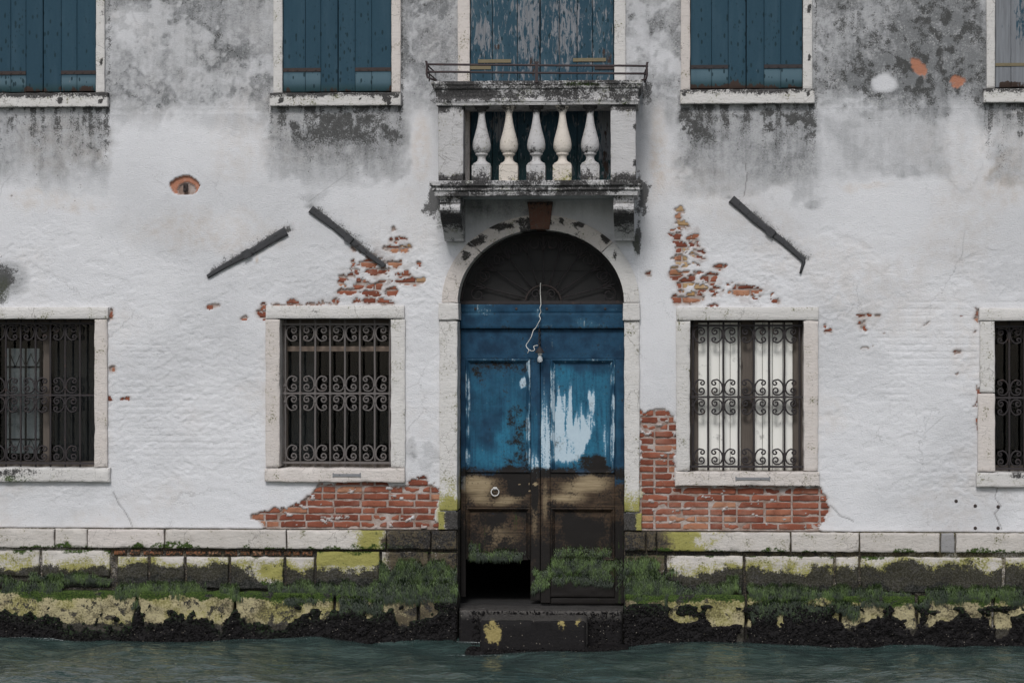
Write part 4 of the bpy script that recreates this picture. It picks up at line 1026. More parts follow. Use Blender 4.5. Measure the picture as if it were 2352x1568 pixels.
    for a in angs:
        t = math.radians(a); c, s = math.cos(t), math.sin(t)
        L = 1/math.sqrt((c/DA)**2+(s/DB)**2)-.02
        p0 = (hx+R0*c, yi, hz+R0*.95*s); Lr = L*.80
        obj('ray', MB().tube([p0, (hx+Lr*.55*c, yi, hz+Lr*.55*s), (hx+Lr*c, yi, hz+Lr*s)], lambda q: .0065, 5).mesh('ray', True), 'iron', fl)
        # scroll pair and leaf tuft at the ray's end
        ex_, ez_ = hx+Lr*c, hz+Lr*s; tx, tz = -s, c
        for sg in (1, -1):
            P = []
            for i in range(14):
                aa = math.radians(160-400*i/13); r = .072*(1-.72*i/13)
                lx = .075+r*math.cos(aa); ly = .02+r*math.sin(aa)
                P.append((ex_+sg*tx*lx+c*ly, yi-.004, ez_+sg*tz*lx+s*ly))
            P = [(ex_-c*.05, yi-.004, ez_-s*.05)]+P
            obj('scroll', MB().tube(P, .0055, 5).mesh('scroll', True), 'iron', fl)
            P = [(ex_-c*.04, yi-.008, ez_-s*.04), (ex_+sg*tx*.025+c*.02, yi-.012, ez_+sg*tz*.025+s*.02), (ex_+sg*tx*.045+c*.07, yi-.012, ez_+sg*tz*.045+s*.07)]
            obj('leaf', MB().tube(P, lambda q: .007*(1-.8*q)+.001, 5).mesh('leaf', True), 'iron', fl)
        P = [(ex_, yi, ez_), (hx+L*c, yi, hz+L*s)]
        obj('leaf', MB().tube(P, .006, 5).mesh('leaf', True), 'iron', fl)
    # ---- transom of boards
    def p_tr(x, y, z):
        u, v = uv(x, y, z); n = fbm(x*4, z*14, 4, 36)
        return dict(lite=.28*n*sst(n, .55, .7), dark=np.clip(.30*n+.2*sst(v, 745, 754), 0, 1), teal=.1*n)
    z0t = at(1242, 754.5, -DD)[1]; zj = at(1242, 718, -DD)[1]; zt = hz-.018
    tr = tag(obj('transom', slab('transom', DCX-DA+.002, DCX+DA-.002, z0t, zj-.001, -DD+.045, -DD-.06, .03, .002, 8, .006, p_tr, 37), 'door', house), 'dark blue transom boards under the fanlight')
    obj('board', slab('board', DCX-DA+.002, DCX+DA-.002, zj+.001, zt-.001, -DD+.038, -DD-.06, .03, .002, 8, .004, p_tr, 38), 'door', tr)
    for uu_ in (1092, 1186, 1256, 1390):
        x, z = at(uu_, 709, -DD+.04); obj('bolt', MB().lathe([(.012, 0), (.012, .006), (.006, .009)], 0, 0, 8).mesh('bolt', True), 'rust', tr, (x, DD-.037, z)).rotation_euler.x = math.pi/2
    # ---- the two leaves
    def p_door(x, y, z):
        u, v = uv(x, y, z); n = fbm(x*7, z*7, 4, 38); st = fbm(x*26, z*4, 4, 39); n2 = fbm(x*3, z*3, 4, 40); n3 = fbm(x*2.5, z*9, 4, 44)
        teal = .40*sbox(u, v, 1079, 1211, 835, 1075, 20)*n*1.6+.95*ell(u+(n-.5)*40, v, 1178, 1000, 46, 110, .8)+.7*ell(u, v, 1120, 1050, 60, 40, .8)
        teal += .95*sbox(u+(n-.5)*16, v+(n-.5)*40, 1276, 1398, 850, 1070, 26)*(.55+.8*n)
        teal += .5*ell(u, v, 1228, 1000, 12, 90)+.5*ell(u, v, 1420, 980, 8, 120)*n
        teal *= 1-.8*ell(u+(n-.5)*30, v, 1125, 1000, 34, 60, .7)*(1-ell(u, v, 1138, 990, 12, 30, .5))
        st2 = fbm(x*34, z*3, 3, 49)
        top = np.interp(u, [1270, 1280, 1296, 1311, 1318, 1326, 1340, 1352, 1366], [940, 930, 955, 925, 975, 985, 985, 970, 960])+(st-.5)*110+(st2-.5)*130
        bot = 1062-70*sst(u, 1330, 1375)-18*sst(u, 1300, 1345)+(n-.5)*20
        lite = (.30*sst(v, top-40, top)+.62*sst(v, top-8, top+34))*(1-sst(v, bot-14, bot+14))*sbox(u+(st2-.5)*40, v, 1266, 1362, 840, 1085, 14)
        lite = np.maximum(lite, .8*ell(u+(n-.5)*26, v+(st-.5)*30, 1203, 878, 8, 18, .6))
        lite = lite*(1-.45*sst(n, .55, .7))
        lite = np.maximum(lite, .72*ell(u+(st-.5)*34+(n-.5)*20, v+(n-.5)*40, 1356, 910, 13, 34, .8)); lite = np.maximum(lite, .66*ell(u+(st-.5)*34, v+(n-.5)*40, 1358, 965, 12, 40, .8)); lite = np.maximum(lite, .45*ell(u+(st-.5)*30, v, 1388, 1020, 10, 70, .9))
        lite = np.maximum(lite, .62*sbox(u, v, 1242, 1262, 860, 1110, 14)*sst(v, 850, 1010)*(.5+st)*(1-sst(v, 1070, 1115)))
        lite = np.maximum(lite, .55*ell(u, v, 1228, 1070, 16, 50)*st*1.6); lite = np.maximum(lite, .6*ell(u, v, 1386, 1070, 10, 40)*sst(st, .5, .6))
        dk = .22*n2+.30*sbox(u, v, 1075, 1215, 826, 1080, 20)*sst(n2, .4, .65)+.55*ell(u+(n-.5)*36, v+(n-.5)*30, 1130, 985, 36, 60, .8)*(1-ell(u, v, 1138, 990, 14, 32, .5))*1.25*n+.9*ell(u+(n-.5)*20, v+(n-.5)*20, 1365, 1062, 46, 26, .7)
        dk += .55*sst(v, 1066, 1080)*(1-sst(v, 1090, 1104))
        edge = 1085+(n-.5)*30+np.where((u < 1070) | (u > 1412), 30, 0)+np.where((u > 1220) & (u < 1262), 8, 0)
        brn = sst(v, edge-14, edge+14)
        brn = np.maximum(brn, .8*ell(u, v, 1365, 1062, 46, 24, .6))
        tan = 1.1*ell(u+(n-.5)*30, v+(n3-.5)*40, 1102, 1116, 56, 42, .8)+.75*ell(u, v+(n3-.5)*40, 1160, 1150, 60, 16, .8)+1.1*ell(u, v+(u-1340)*.12+(n3-.5)*40, 1345, 1110, 80, 28, .8)+1.0*ell(u, v+(u-1300)*.1+(n3-.5)*40, 1302, 1148, 60, 22, .8)+.45*ell(u, v, 1252, 1150, 8, 60)+.35*ell(u, v, 1228, 1190, 8, 60)
        lowp = .50*ell(u+(n-.5)*40, v+(n-.5)*40, 1148, 1240, 62, 52, .8)
        tan = tan+lowp*(.35+.6*n)
        dk += .95*ell(u+(n-.5)*30, v+(n-.5)*30, 1192, 1116, 38, 34, .8)*(1-.6*sst(v, 1135, 1160))+.85*ell(u, v, 1228, 1135, 10, 60, .7)+.8*ell(u+(n-.5)*30, v+(n-.5)*40, 1335, 1215, 62, 50, .8)*(.4+n)+.5*ell(u, v, 1120, 1190, 50, 24)*n*1.6
        dk += .35*sst(v, 1085, 1110)*(.4+n)+.35*sst(v, 1160, 1290)*(.3+n)+.9*sst(v, 1315, 1350)+.5*sst(v, 1180, 1300)*((u < 1072) | (u > 1412))
        gr = .62*sst(v+(n-.5)*40, 1270, 1300)*(1-sst(v+(n-.5)*40, 1325, 1355))*((u > 1264) & (u < 1414) | (v < 1286) & (u > 1076) & (u < 1214))*(.5+n)+.5*ell(u, v, 1090, 1262, 26, 24)+.25*ell(u, v, 1190, 1200, 26, 30)
        gr = np.maximum(gr, .55*sst(v, 1150, 1300)*(u > 1420)*n)
        dk = dk*(1-.75*np.clip(tan, 0, 1))
        dots = np.zeros_like(u)
        for (a, b, r) in ((1193, 1112, 2.8), (1215, 1110.5, 2.4), (1229.6, 1112, 5), (1216.4, 1126.5, 2.6)): dots = np.maximum(dots, (np.hypot(u-a, v-b) < r)*1.0)
        return dict(teal=np.clip(teal, 0, 1), lite=np.clip(lite, 0, 1), brn=np.clip(brn, 0, 1), tan=np.clip(np.maximum(tan, dots), 0, 1), dark=np.clip(dk*(1-dots), 0, 1), grn=np.clip(gr, 0, 1))
    zb = at(1242, 1389, -DD)[1]
    def Xd(u): return at(u, 1000, -DD)[0]
    def Zd(v): return at(1242, v, -DD)[1]
    def leaf(left):
        A, B = (DCX-DA+.004, Xd(1240.3)) if left else (Xd(1241.8), DCX+DA-.004)
        pl, pr = (Xd(1069.5), Xd(1218.5)) if left else (Xd(1264), Xd(1412.5))
        zt_ = z0t-.004; vA, vB, vC, vD = Zd(824), Zd(1085.5), Zd(1165), Zd(1286)
        db = -DD-.05; df = -DD
        dr = obj('door', slab('door', A, B, vA, zt_, df, db, .012, .002, 8, .003, p_door, 1), 'door', house)
        tag(dr, 'left door leaf with a black gap at its rotten foot' if left else 'right door leaf with bleached blue upper panel')
        obj('stile', slab('stile', A, pl, zb+(.07 if left else .02), vA-.001, df, db, .012, .002, 8, .003, p_door, 2), 'door', dr)
        obj('stile', slab('stile', pr, B, zb+(.045 if left else .02), vA-.001, df, db, .012, .002, 8, .003, p_door, 3), 'door', dr)
        obj('rail', slab('rail', pl+.001, pr-.001, vC, vB, df-.001, db, .012, .002, 8, .003, p_door, 4), 'door', dr)
        if not left:
            obj('rail', slab('rail', pl+.001, pr-.001, zb+.075, vD-.02, df+.004, db, .012, .006, 8, .008, p_door, 5), 'door', dr)
            obj('rail', slab('rail', pl+.001, B-.01, zb+.01, zb+.072, df-.012, db, .02, .006, 8, .008, p_door, 6), 'door', dr)
        for (za, zc_, low) in ((vB, vA, 0), (vD, vC, 1)):
            obj('panel', slab('panel', pl+.002, pr-.002, za+.001, zc_-.001, df-.022, db, .0095, .002, 8, 0, p_door, 7+low), 'door', dr)
            mw = .040
            f0, f1 = za+.001, zc_-.001
            # moulding: four mitred runs with a stepped section
            sec = [(0, .001), (.0, .012), (.008, .018), (.016, .014), (.022, .004), (.030, -.004), (mw, -.018)]
            def run(ax, horizontal, s0, s1, sgn):
                V = []; k = 30
                for (o, h) in sec:
                    for q in range(k+1):
                        t = q/k; L0, L1 = s0+o, s1-o; p = L0+(L1-L0)*t; hh = h+.002*(float(vn(p*30, o*90+ax*7, 4))-.5)
                        V.append((p, -(df+hh), ax+sgn*o) if horizontal else (ax+sgn*o, -(df+hh), p))
                Fs = []
                for i in range(len(sec)-1):
                    for q in range(k):
                        f_ = (i*(k+1)+q, i*(k+1)+q+1, (i+1)*(k+1)+q+1, (i+1)*(k+1)+q)
                        Fs.append(f_ if (horizontal == (sgn > 0)) else f_[::-1])
                V = np.array(V); pt = p_door(V[:, 0], V[:, 1], V[:, 2])
                nn = fbm(V[:, 0]*30, V[:, 2]*9, 3, 45)
                if not low: pt['lite'] = np.clip(pt['lite']*.4+.62*sst(nn, .35, .70)*(not horizontal)+.30*nn*horizontal, 0, 1)*(1-sst(V[:, 2]*0+uv(V[:, 0], V[:, 1], V[:, 2])[1], 1040, 1075)*.6)
                return mesh('moulding', V, Fs, False, pt)
            obj('moulding', run(f1, True, pl+.002, pr-.002, -1), 'door', dr)
            if not (left and low) : obj('moulding', run(f0, True, pl+.002, pr-.002, 1), 'door', dr)
            obj('moulding', run(pl+.002, False, f0, f1, 1), 'door', dr)
            obj('moulding', run(pr-.002, False, f0, f1, -1), 'door', dr)
        return dr
    dl = leaf(True); drr = leaf(False)
    x, z = at(1137, 1122, -DD+.02); yR = DD-.014
    obj('ring_pull', MB().tube([(x+.036*math.cos(2*math.pi*i/20), yR-.006, z-.030+.036*math.sin(2*math.pi*i/20)) for i in range(21)], .0052, 6, cap=False).mesh('ring_pull', True), 'steel', dl)
    obj('ring_plate', MB().box(x-.017, x+.017, DD-.010, DD+.002, z-.010, z+.016).box(x-.007, x+.007, DD-.026, DD-.010, z-.002, z+.012).mesh('ring_plate'), 'steel', dl)
build_doorway()

# ---------------- foundation: stone courses
def base_front(u, v):
    return None
def p_base(x, y, z):
    u, v = uv(x, y, z); n = fbm(x*6, z*8, 4, 80); n2 = fbm(x*2.2, z*3, 4, 81); n3 = fbm(x*16, z*16, 3, 82)
    vv = v+(n-.5)*38+(n3-.5)*18
    s = (u-1176)*.0062                                     # the band reads lower to the right
    vs_ = vv-s
    doorL = sst(u+(n-.5)*50, 868, 905); doorR = 1-sst(u+(n-.5)*70, 1500, 1560)
    near = np.where(u < 1242, doorL, doorR)
    yel = np.zeros_like(u); dk = .12*n; br = np.zeros_like(u); gr = np.zeros_like(u)
    A = v-s < 1266
    # upper band
    yelA = np.where(u < 1242, sst(u+(n-.5)*70, 790, 875)*(1-.75*doorL), (1-sst(u+(n-.5)*120, 1560, 1680)))
    yel = np.where(A, .95*yelA, yel); br = np.where(A, .9*near, br); dk = np.where(A, np.maximum(dk, near*(.45+.5*(n2-.3))), dk)
    gr = np.where(A, .55*sst(vs_, 1256, 1262), gr)
    # second course: cream, yellow, then black
    yelB = .14+.46*sst(vs_, 1270, 1306)+.5*(n2-.5); dkB = .30*sst(vs_+(n2-.5)*60, 1278, 1300)+.72*sst(vs_+(n2-.5)*60, 1292, 1326)
    leftband = (u < 262)
    dkB = np.where(leftband, .9*sst(vs_, 1292, 1318), dkB)
    yelB = np.maximum(yelB, .9*ell(u, v, 640, 1312, 70, 30)); dkB = dkB*(1-.85*ell(u+(n-.5)*30, v+(n-.5)*20, 620, 1322, 46, 30, .5))
    yelB = np.maximum(yelB, .95*sbox(u, v, 722, 875, 1260, 1300, 14))
    B = ~A & (v-s < 1356)
    yel = np.where(B, np.maximum(yelB*(1-.5*near), .0), yel); br = np.where(B, .85*near+.25*sst(vs_, 1300, 1330), br); dk = np.where(B, np.maximum(dkB*(1-.35*near), .5*near*n*1.6), dk)
    gr = np.where(B, np.maximum(.6*(1-sst(vs_, 1265, 1274)), .9*sst(vs_, 1328, 1350)+.12*n), gr)
    # third course: buff, worn, blotched with black
    C = v-s >= 1356
    yel = np.where(C, .10+.42*sst(fbm(x*3, z*4, 3, 84), .40, .70), yel)
    dk = np.where(C, .22+.35*sst(n3, .58, .72)+.9*sst(v-s, 1428, 1450), dk); br = np.where(C, .20+.2*n+.35*near, br); gr = np.where(C, .95*(1-sst(vs_, 1368, 1388)), gr)
    return dict(yel=np.clip(yel, 0, 1), dark=np.clip(dk, 0, 1), brn=np.clip(br, 0, 1), grn=np.clip(gr, 0, 1))
zA0 = at(1176, 1263)[1]; zA1 = ZBAND
zB0 = at(1176, 1356)[1]; zB1 = zA0-.012
zC0 = -.9; zC1 = zB0-.006
def build_base():
    # backing: lime mortar core behind the courses
    core = MB()
    xl, xr = DCX-DA-.001, DCX+DA+.001
    V = []; 
    fo = MB().box(-8, xl, .0, .30, -.9, zA1-.002).box(xr, 8, .0, .30, -.9, zA1-.002)
    me = fo.mesh('foundation', False, p_base)
    f = tag(obj('foundation', me, 'basestone', house), 'stone footing stained by algae and tide')
    k = 0
    def run(us, z0, z1, df, side, mats=None, amp=.006, r=.012, chip=.02, jit=.0):
        nonlocal k
        for i, (a, b) in enumerate(us):
            xa = at(a, 1300, df)[0]; xb = at(b, 1300, df)[0]
            if side == 'L' and b >= 1040: xb = xl-.0
            if side == 'R' and a <= 1432: xa = xr+.0
            k += 1
            deep = -.30 if (b >= 1040 and side == 'L') or (a <= 1432 and side == 'R') else -.0
            m = mats(i) if mats else 'basestone'
            o = obj('stone', slab('stone', xa+.0015, xb-.0015, z0+random.uniform(0, .004), z1-random.uniform(0, .004), df+random.uniform(-jit, jit), deep if deep else .002, .013, amp, 8, r, p_base, 200+k, chip, 2.0), m, f)
    JA_L = [(-800, -330), (-330, -90), (-90, 125.5), (125.5, 199.8), (199.8, 377), (377, 658), (658, 887.5), (887.5, 989.5), (989.5, 1052)]
    JA_R = [(1430, 1483.5), (1484.5, 1507.5), (1508, 1816), (1817, 1974), (1974.5, 2159.5), (2160.5, 2194), (2194.5, 2420), (2420, 2640), (2640, 3200)]
    run(JA_L, zA0, zA1, .062, 'L', lambda i: 'pinkstone' if i == 4 else 'basestone', .004, .010, .016, .004)
    run(JA_R, zA0, zA1, .062, 'R', lambda i: 'greystone' if i == 5 else 'basestone', .004, .010, .016, .004)
    JB_L1 = [(-800, -300), (-300, -120), (-120, 92), (94.5, 254)]
    JB_L2 = [(268, 340), (343, 424), (426, 526), (528, 653), (655.5, 722)]
    JB_L3 = [(725, 873), (875, 985), (987, 1052)]
    JB_R = [(1430, 1477), (1478, 1528), (1530, 1708), (1711, 1916), (1918.5, 1973), (1976, 2303), (2307, 2500), (2502, 2800), (2803, 3200)]
    zs = zB1-.055
    run(JB_L1, zB0+.10, zB1, .034, 'L', None, .007, .014, .02, .003)
    run(JB_L1, zB0, zB0+.095, .026, 'L', None, .012, .014, .02, .003)
    run(JB_L2, zB0, zs, .036, 'L', None, .010, .014, .024, .004)
    run(JB_L3, zB0, zB1, .034, 'L', None, .010, .014, .02, .003)
    run(JB_R, zB0, zB1-.022, .036, 'R', None, .009, .014, .022, .003)
    JC_L = [(-800, -420), (-420, -90), (-90, 313), (317, 537), (541, 765), (769, 868), (870, 960), (962, 1052)]
    JC_R = [(1430, 1530), (1533, 1712), (1715, 1930), (1933, 2105), (2108, 2280), (2283, 2480), (2483, 2800), (2803, 3200)]
    run(JC_L, zC0, zC1, .085, 'L', lambda i: 'buffstone', .014, .022, .03, .008)
    run(JC_R, zC0, zC1, .085, 'R', lambda i: 'buffstone', .014, .022, .03, .008)
    # one low course of bricks under the band, left of the door
    ub = 262
    while ub < 712:
        wd_ = random.choice([16, 24, 38, 46, 30]); xa, xb = at(ub, 1268)[0], at(ub+wd_, 1268)[0]
        obj('brick', slab('brick', xa, xb, zs+.006, zB1-.004+random.uniform(-.004, .003), .022+random.uniform(-.006, .004), .001, .02, .004, 18, .006, lambda x, y, z: dict(yel=.85+0*x, dark=.38+.35*fbm(x*8, z*8, 3, 5)), random.randint(0, 99), .010), 'brick', f)
        ub += wd_+random.uniform(3, 7)
    # threshold under the door
    th = slab('threshold', xl+.003, xr-.003, -.5, at(1242, 1391, -DD+.05)[1], -.03, -DD-.3, .03, .012, 8, .02, lambda x, y, z: dict(dark=.95+0*x, grn=.2+0*x), 300, .02)
    obj('threshold', th, 'basestone', f)
    return f
found = build_base()

# ---------------- iron wall anchors, fixings
def anchor(P0, P1, w0, w1, collar, name='wall_anchor', hook=None):
    a = Vector((at(*P0)[0], 0, at(*P0)[1])); b = Vector((at(*P1)[0], 0, at(*P1)[1])); d = (b-a); L = d.length; d.normalize(); nrm = Vector((-d.z, 0, d.x))
    if nrm.z < 0: nrm = -nrm
    V = []; Fs = []; n = 16
    for i in range(n+1):
        t = i/n; w = (w0+(w1-w0)*t)*.002; p = a+d*(L*t)+nrm*.004*math.sin(t*9+P0[0])
        th = .032-.004*math.sin(t*3)
        for (sx, yy) in ((-1, .01), (-1, -th*.7), (-.55, -th), (.55, -th), (1, -th*.7), (1, .01)):
            j = random.uniform(-.0015, .0015); V.append(p+nrm*(w*sx+j)+Vector((0, yy+j, 0)))
    for i in range(n):
        for k in range(6): Fs.append((i*6+k, i*6+(k+1) % 6, (i+1)*6+(k+1) % 6, (i+1)*6+k))
    Fs.append(tuple(range(5, -1, -1))); Fs.append(tuple(n*6+k for k in range(6)))
    V = np.array([tuple(p) for p in V]); g = fbm(V[:, 0]*14, V[:, 2]*14, 3, 90)
    o = obj(name, mesh(name, V, Fs, False, dict(dark=.35*g)), 'anchor', house)
    # collar where the tie passes through the wall
    c = a+d*(L*collar); w = (w0+(w1-w0)*collar)*.002+.006
    mb = MB(); C8 = []
    for (s, q, y) in ((-1, -1, .01), (1, -1, .01), (1, 1, .01), (-1, 1, .01), (-1, -1, -.043), (1, -1, -.043), (1, 1, -.043), (-1, 1, -.043)):
        C8.append(tuple(c+d*(.036*s)+nrm*(w*q)+Vector((0, y, 0))))
    mb.add(C8, [(0, 3, 2, 1), (4, 5, 6, 7), (0, 1, 5, 4), (1, 2, 6, 5), (2, 3, 7, 6), (3, 0, 4, 7)])
    obj('collar', mb.mesh('collar'), 'anchor', o)
    return o
tag(anchor((477, 635), (658, 532), 9, 21, .5), 'dark iron wall tie rising to the right')
tag(anchor((715, 480), (882, 612), 18, 11, .52), 'dark iron wall tie falling towards the bare bricks')
a3 = tag(anchor((1679, 458), (1845, 596), 19, 12, .55), 'dark iron wall tie right of the balcony, hooked at its foot')
p = [at(1843, 594), (at(1846, 602)), at(1842, 614), at(1838, 628)]
obj('hook', MB().tube([(x, -.014, z) for x, z in p], lambda t: .020-.010*t, 6).mesh('hook', True), 'anchor', a3)
x, z = at(425, 433)
obj('wall_hook', MB().box(x-.020, x+.020, .012, .04, z-.03, z+.045).box(x-.010, x+.010, -.018, .012, z-.022, z+.004).box(x-.014, x-.004, -.022, .012, z+.004, z+.028).mesh('wall_hook'), 'rust', house)
for (uu_, vv_) in ((2240, 1161), (2292.5, 1163), (2240, 1212), (2292.5, 1212), (2196, 1150)):
    x, z = at(uu_, vv_); o = obj('bolt', MB().lathe([(.016, 0), (.016, .010), (.008, .016)], 0, 0, 8).mesh('bolt', True), 'rust', house, (x, .006, z)); o.rotation_euler.x = math.pi/2

# ---------------- the rest of the house, so that the rooms are closed and dark
zt = 8.6
sh = MB().box(-8.0, -7.8, .31, 6.0, -.9, zt).box(7.8, 8.0, .31, 6.0, -.9, zt).box(-7.8, 7.8, 5.8, 6.0, -.9, zt)
obj('outer_wall', sh.mesh('outer_wall'), 'inside', house)
obj('inner_floor', MB().box(-7.8, 7.8, .31, 5.8, -.9, .30).mesh('inner_floor'), 'inside', house)
obj('inner_ceiling', MB().box(-7.8, 7.8, .31, 5.8, 3.98, 4.2).mesh('inner_ceiling'), 'inside', house)
obj('roof', MB().box(-8.3, 8.3, -.35, 6.3, zt+.002, zt+.15).mesh('roof'), 'roof', house)

# ================================================================== things in front
# hanging lamp
xl_, zl_ = at(1241.5, 650, -DD+.09); YL = DD-.09
lamp = tag(empty('hanging_lamp', (xl_, YL, zl_)), 'bare light bulb on a chain with loose white wire before the blue door', 'lamp')
def LP(u, v, dy=0.0): x, z = at(u, v, -DD+.09); return (x-xl_, dy, z-zl_)
pts = [(1241.5, 650), (1241, 672), (1242.5, 698), (1240.5, 708), (1242.5, 716), (1238.5, 724), (1241.5, 732), (1237, 741), (1231, 752), (1225, 759), (1221, 772), (1216, 781), (1208.6, 792), (1211, 799), (1215, 803), (1212, 811), (1216, 804), (1222, 806), (1228, 803), (1226, 795), (1235, 793)]
def smooth_path(P, n=4):
    Q = []
    for i in range(len(P)-1):
        p0 = Vector(P[max(i-1, 0)]); p1 = Vector(P[i]); p2 = Vector(P[i+1]); p3 = Vector(P[min(i+2, len(P)-1)])
        for k in range(n):
            t = k/n; Q.append(.5*((2*p1)+(p2-p0)*t+(2*p0-5*p1+4*p2-p3)*t*t+(3*p1-p0-3*p2+p3)*t**3))
    Q.append(Vector(P[-1])); return Q
obj('wire', MB().tube(smooth_path([LP(u, v, -.01+.012*math.sin(i*1.7)) for i, (u, v) in enumerate(pts)]), .0036, 5).mesh('wire', True), 'wire', lamp)
obj('cord', MB().tube([LP(1242, 650), LP(1242.5, 690), LP(1240, 735), LP(1239, 757)], .003, 5).mesh('cord', True), 'iron', lamp)
ch = MB()
for k in range(7):
    c = LP(1239, 759+5.6*k); P = []
    for i in range(9):
        a = 2*math.pi*i/8; rx, rz = .010*math.cos(a), .015*math.sin(a)
        P.append((c[0]+(rx if k % 2 else rx*.3), c[1]+(0 if k % 2 else rx), c[2]+rz))
    ch.tube(P, .0034, 4, cap=False)
obj('chain', ch.mesh('chain', True), 'iron', lamp)
c = LP(1239.7, 799); sc = .00405
def LZ(v): return LP(1240, v)[2]
obj('cap', MB().lathe([(.045, LZ(810)), (.047, LZ(808.6)), (.036, LZ(806.5)), (.030, LZ(803)), (.018, LZ(799.5)), (.008, LZ(797)), (.006, LZ(795))], c[0], 0, 18).mesh('cap', True), 'iron', lamp)
obj('socket', MB().lathe([(.020, LZ(815)), (.021, LZ(814)), (.021, LZ(810.5)), (.020, LZ(809.8))], c[0]+.002, 0, 16).mesh('socket', True), 'wire', lamp)
obj('bulb', MB().lathe([(.004, LZ(832.4)), (.014, LZ(831.6)), (.022, LZ(829.5)), (.0255, LZ(826.5)), (.024, LZ(823)), (.018, LZ(819)), (.0145, LZ(816)), (.014, LZ(815.1))], c[0]+.002, 0, 18).mesh('bulb', True), 'bulb', lamp)

# stone steps at the water door
def p_step(x, y, z):
    u, v = uv(x, y, z); n = fbm(x*8, z*8+y*8, 4, 95)
    pale = np.maximum(ell(u+(n-.5)*30, v+(n-.5)*24, 1128, 1448, 32, 36, .5), np.maximum(ell(u+(n-.5)*20, v+(n-.5)*14, 1288, 1428, 14, 8, .5), ell(u+(n-.5)*16, v+(n-.5)*14, 1328, 1426, 10, 12, .5)))
    return dict(dark=np.clip(1.0-.75*pale-.18*(v < 1424)*n, 0, 1), yel=np.clip(.66*pale, 0, 1), tread=1.0*(z > np.max(z)-.03)*(y > -.58)*(np.max(z) > .05), grn=.25*sst(n, .4, .7)*(v < 1424))
def step_mesh(name, x0, x1, zt_, zb_, d1, d0, seed):
    nx, ny = int((x1-x0)/.02), int((d1-d0)/.03); V = []; 
    # top + front as one folded sheet, then closed at the sides
    prof = [(d0+(d1-d0)*j/ny, zt_) for j in range(ny)]+[(d1-.012, zt_-.001), (d1-.003, zt_-.006), (d1, zt_-.016)]+[(d1+.004*j, zt_-.016-(zt_-.016-zb_)*j/12) for j in range(1, 13)]
    X = np.array([[x0+(x1-x0)*i/nx]*len(prof) for i in range(nx+1)]); Dp = np.array([[p[0] for p in prof]]*(nx+1)); Zp = np.array([[p[1] for p in prof]]*(nx+1))
    e = np.minimum(X-x0, x1-X); rn = np.clip(1-e/.02, 0, 1)**2*.012
    nz = fbm(X*12, (Dp+Zp)*12, 4, seed)-.5
    Dp = Dp+.025*nz*(Zp < zt_-.01)-rn; Zp = Zp+.018*nz-rn
    V = np.stack([X, -Dp, Zp], -1).reshape(-1, 3); m = len(prof); I = np.arange((nx+1)*m).reshape(nx+1, m)
    Fs = [tuple(q) for q in np.stack([I[:-1, :-1], I[:-1, 1:], I[1:, 1:], I[1:, :-1]], -1).reshape(-1, 4)]
    b = len(V); V = np.concatenate([V, [[x0, -d0, zb_], [x1, -d0, zb_]]])
    Fs.append(tuple([b]+list(I[0][::-1]))); Fs.append(tuple([b+1]+list(I[-1]))); Fs.append((b, b+1, int(I[-1][0]), int(I[0][0])))
    return mesh(name, V, [tuple(int(i) for i in f) for f in Fs], True, p_step(V[:, 0], V[:, 1], V[:, 2]))
st_d = .60
x0, z0 = at(1102, 1424, st_d); x1, _ = at(1346, 1424, st_d)
sp = obj('stone_step', step_mesh('stone_step', x0, x1, z0, -.7, st_d, -.02, 97), 'crust')
tag(sp, 'narrow dark stone step with a yellow patch, rising from the water below the door', 'step', 'steps at the water door')
xa = at(1054, 1480, .4)[0]; xb = at(1438, 1480, .4)[0]
sp2 = obj('stone_step', step_mesh('stone_step', xa+.08, xb+.02, -.004, -.7, .74, .2, 98), 'crust')
tag(sp2, 'wide sunken step awash at water level around the narrow step', 'step', 'steps at the water door')
xa = at(1054, 1400, .1)[0]; xb = at(1430, 1400, .1)[0]
sp3 = obj('stone_step', step_mesh('stone_step', xa+.004, xb-.004, at(1242, 1402, .12)[1], -.7, .12, -.025, 99), 'crust')
tag(sp3, 'black slimy sill stone right under the door leaves', 'step', 'steps at the water door')

# ---------------- black mussel crust along the tide line
CT_U = [-700, -60, 0, 60, 130, 150, 215, 300, 311, 322, 332, 380, 400, 470, 510, 530, 545, 560, 640, 660, 700, 740, 790, 830, 850, 870, 885, 900, 920, 960, 1000, 1054, 1430, 1500, 1560, 1700, 1860, 1990, 2100, 2200, 2352, 2600, 3200]
CT_V = [1405, 1400, 1396, 1408, 1420, 1438, 1436, 1438, 1378, 1380, 1422, 1408, 1402, 1410, 1438, 1400, 1396, 1424, 1440, 1430, 1410, 1402, 1392, 1392, 1404, 1400, 1400, 1392, 1420, 1415, 1388, 1376, 1384, 1388, 1390, 1394, 1392, 1392, 1396, 1394, 1396, 1400, 1400]
BARE = [(1672, 1419, 50, 22), (1706, 1455, 15, 20), (1574, 1419, 28, 11), (1548, 1400, 8, 20), (1790, 1419, 11, 19), (1954, 1414, 38, 22), (2003, 1409, 30, 17), (1960, 1436, 16, 14), (2083, 1409, 30, 19), (2097, 1440, 14, 18), (2165, 1410, 44, 16), (2134, 1430, 14, 13), (2243, 1407, 26, 10), (2300, 1436, 27, 28), (2285, 1412, 16, 12), (2335, 1404, 20, 9), (956, 1401, 50, 22), (925, 1420, 18, 20), (850, 1396, 17, 24)]
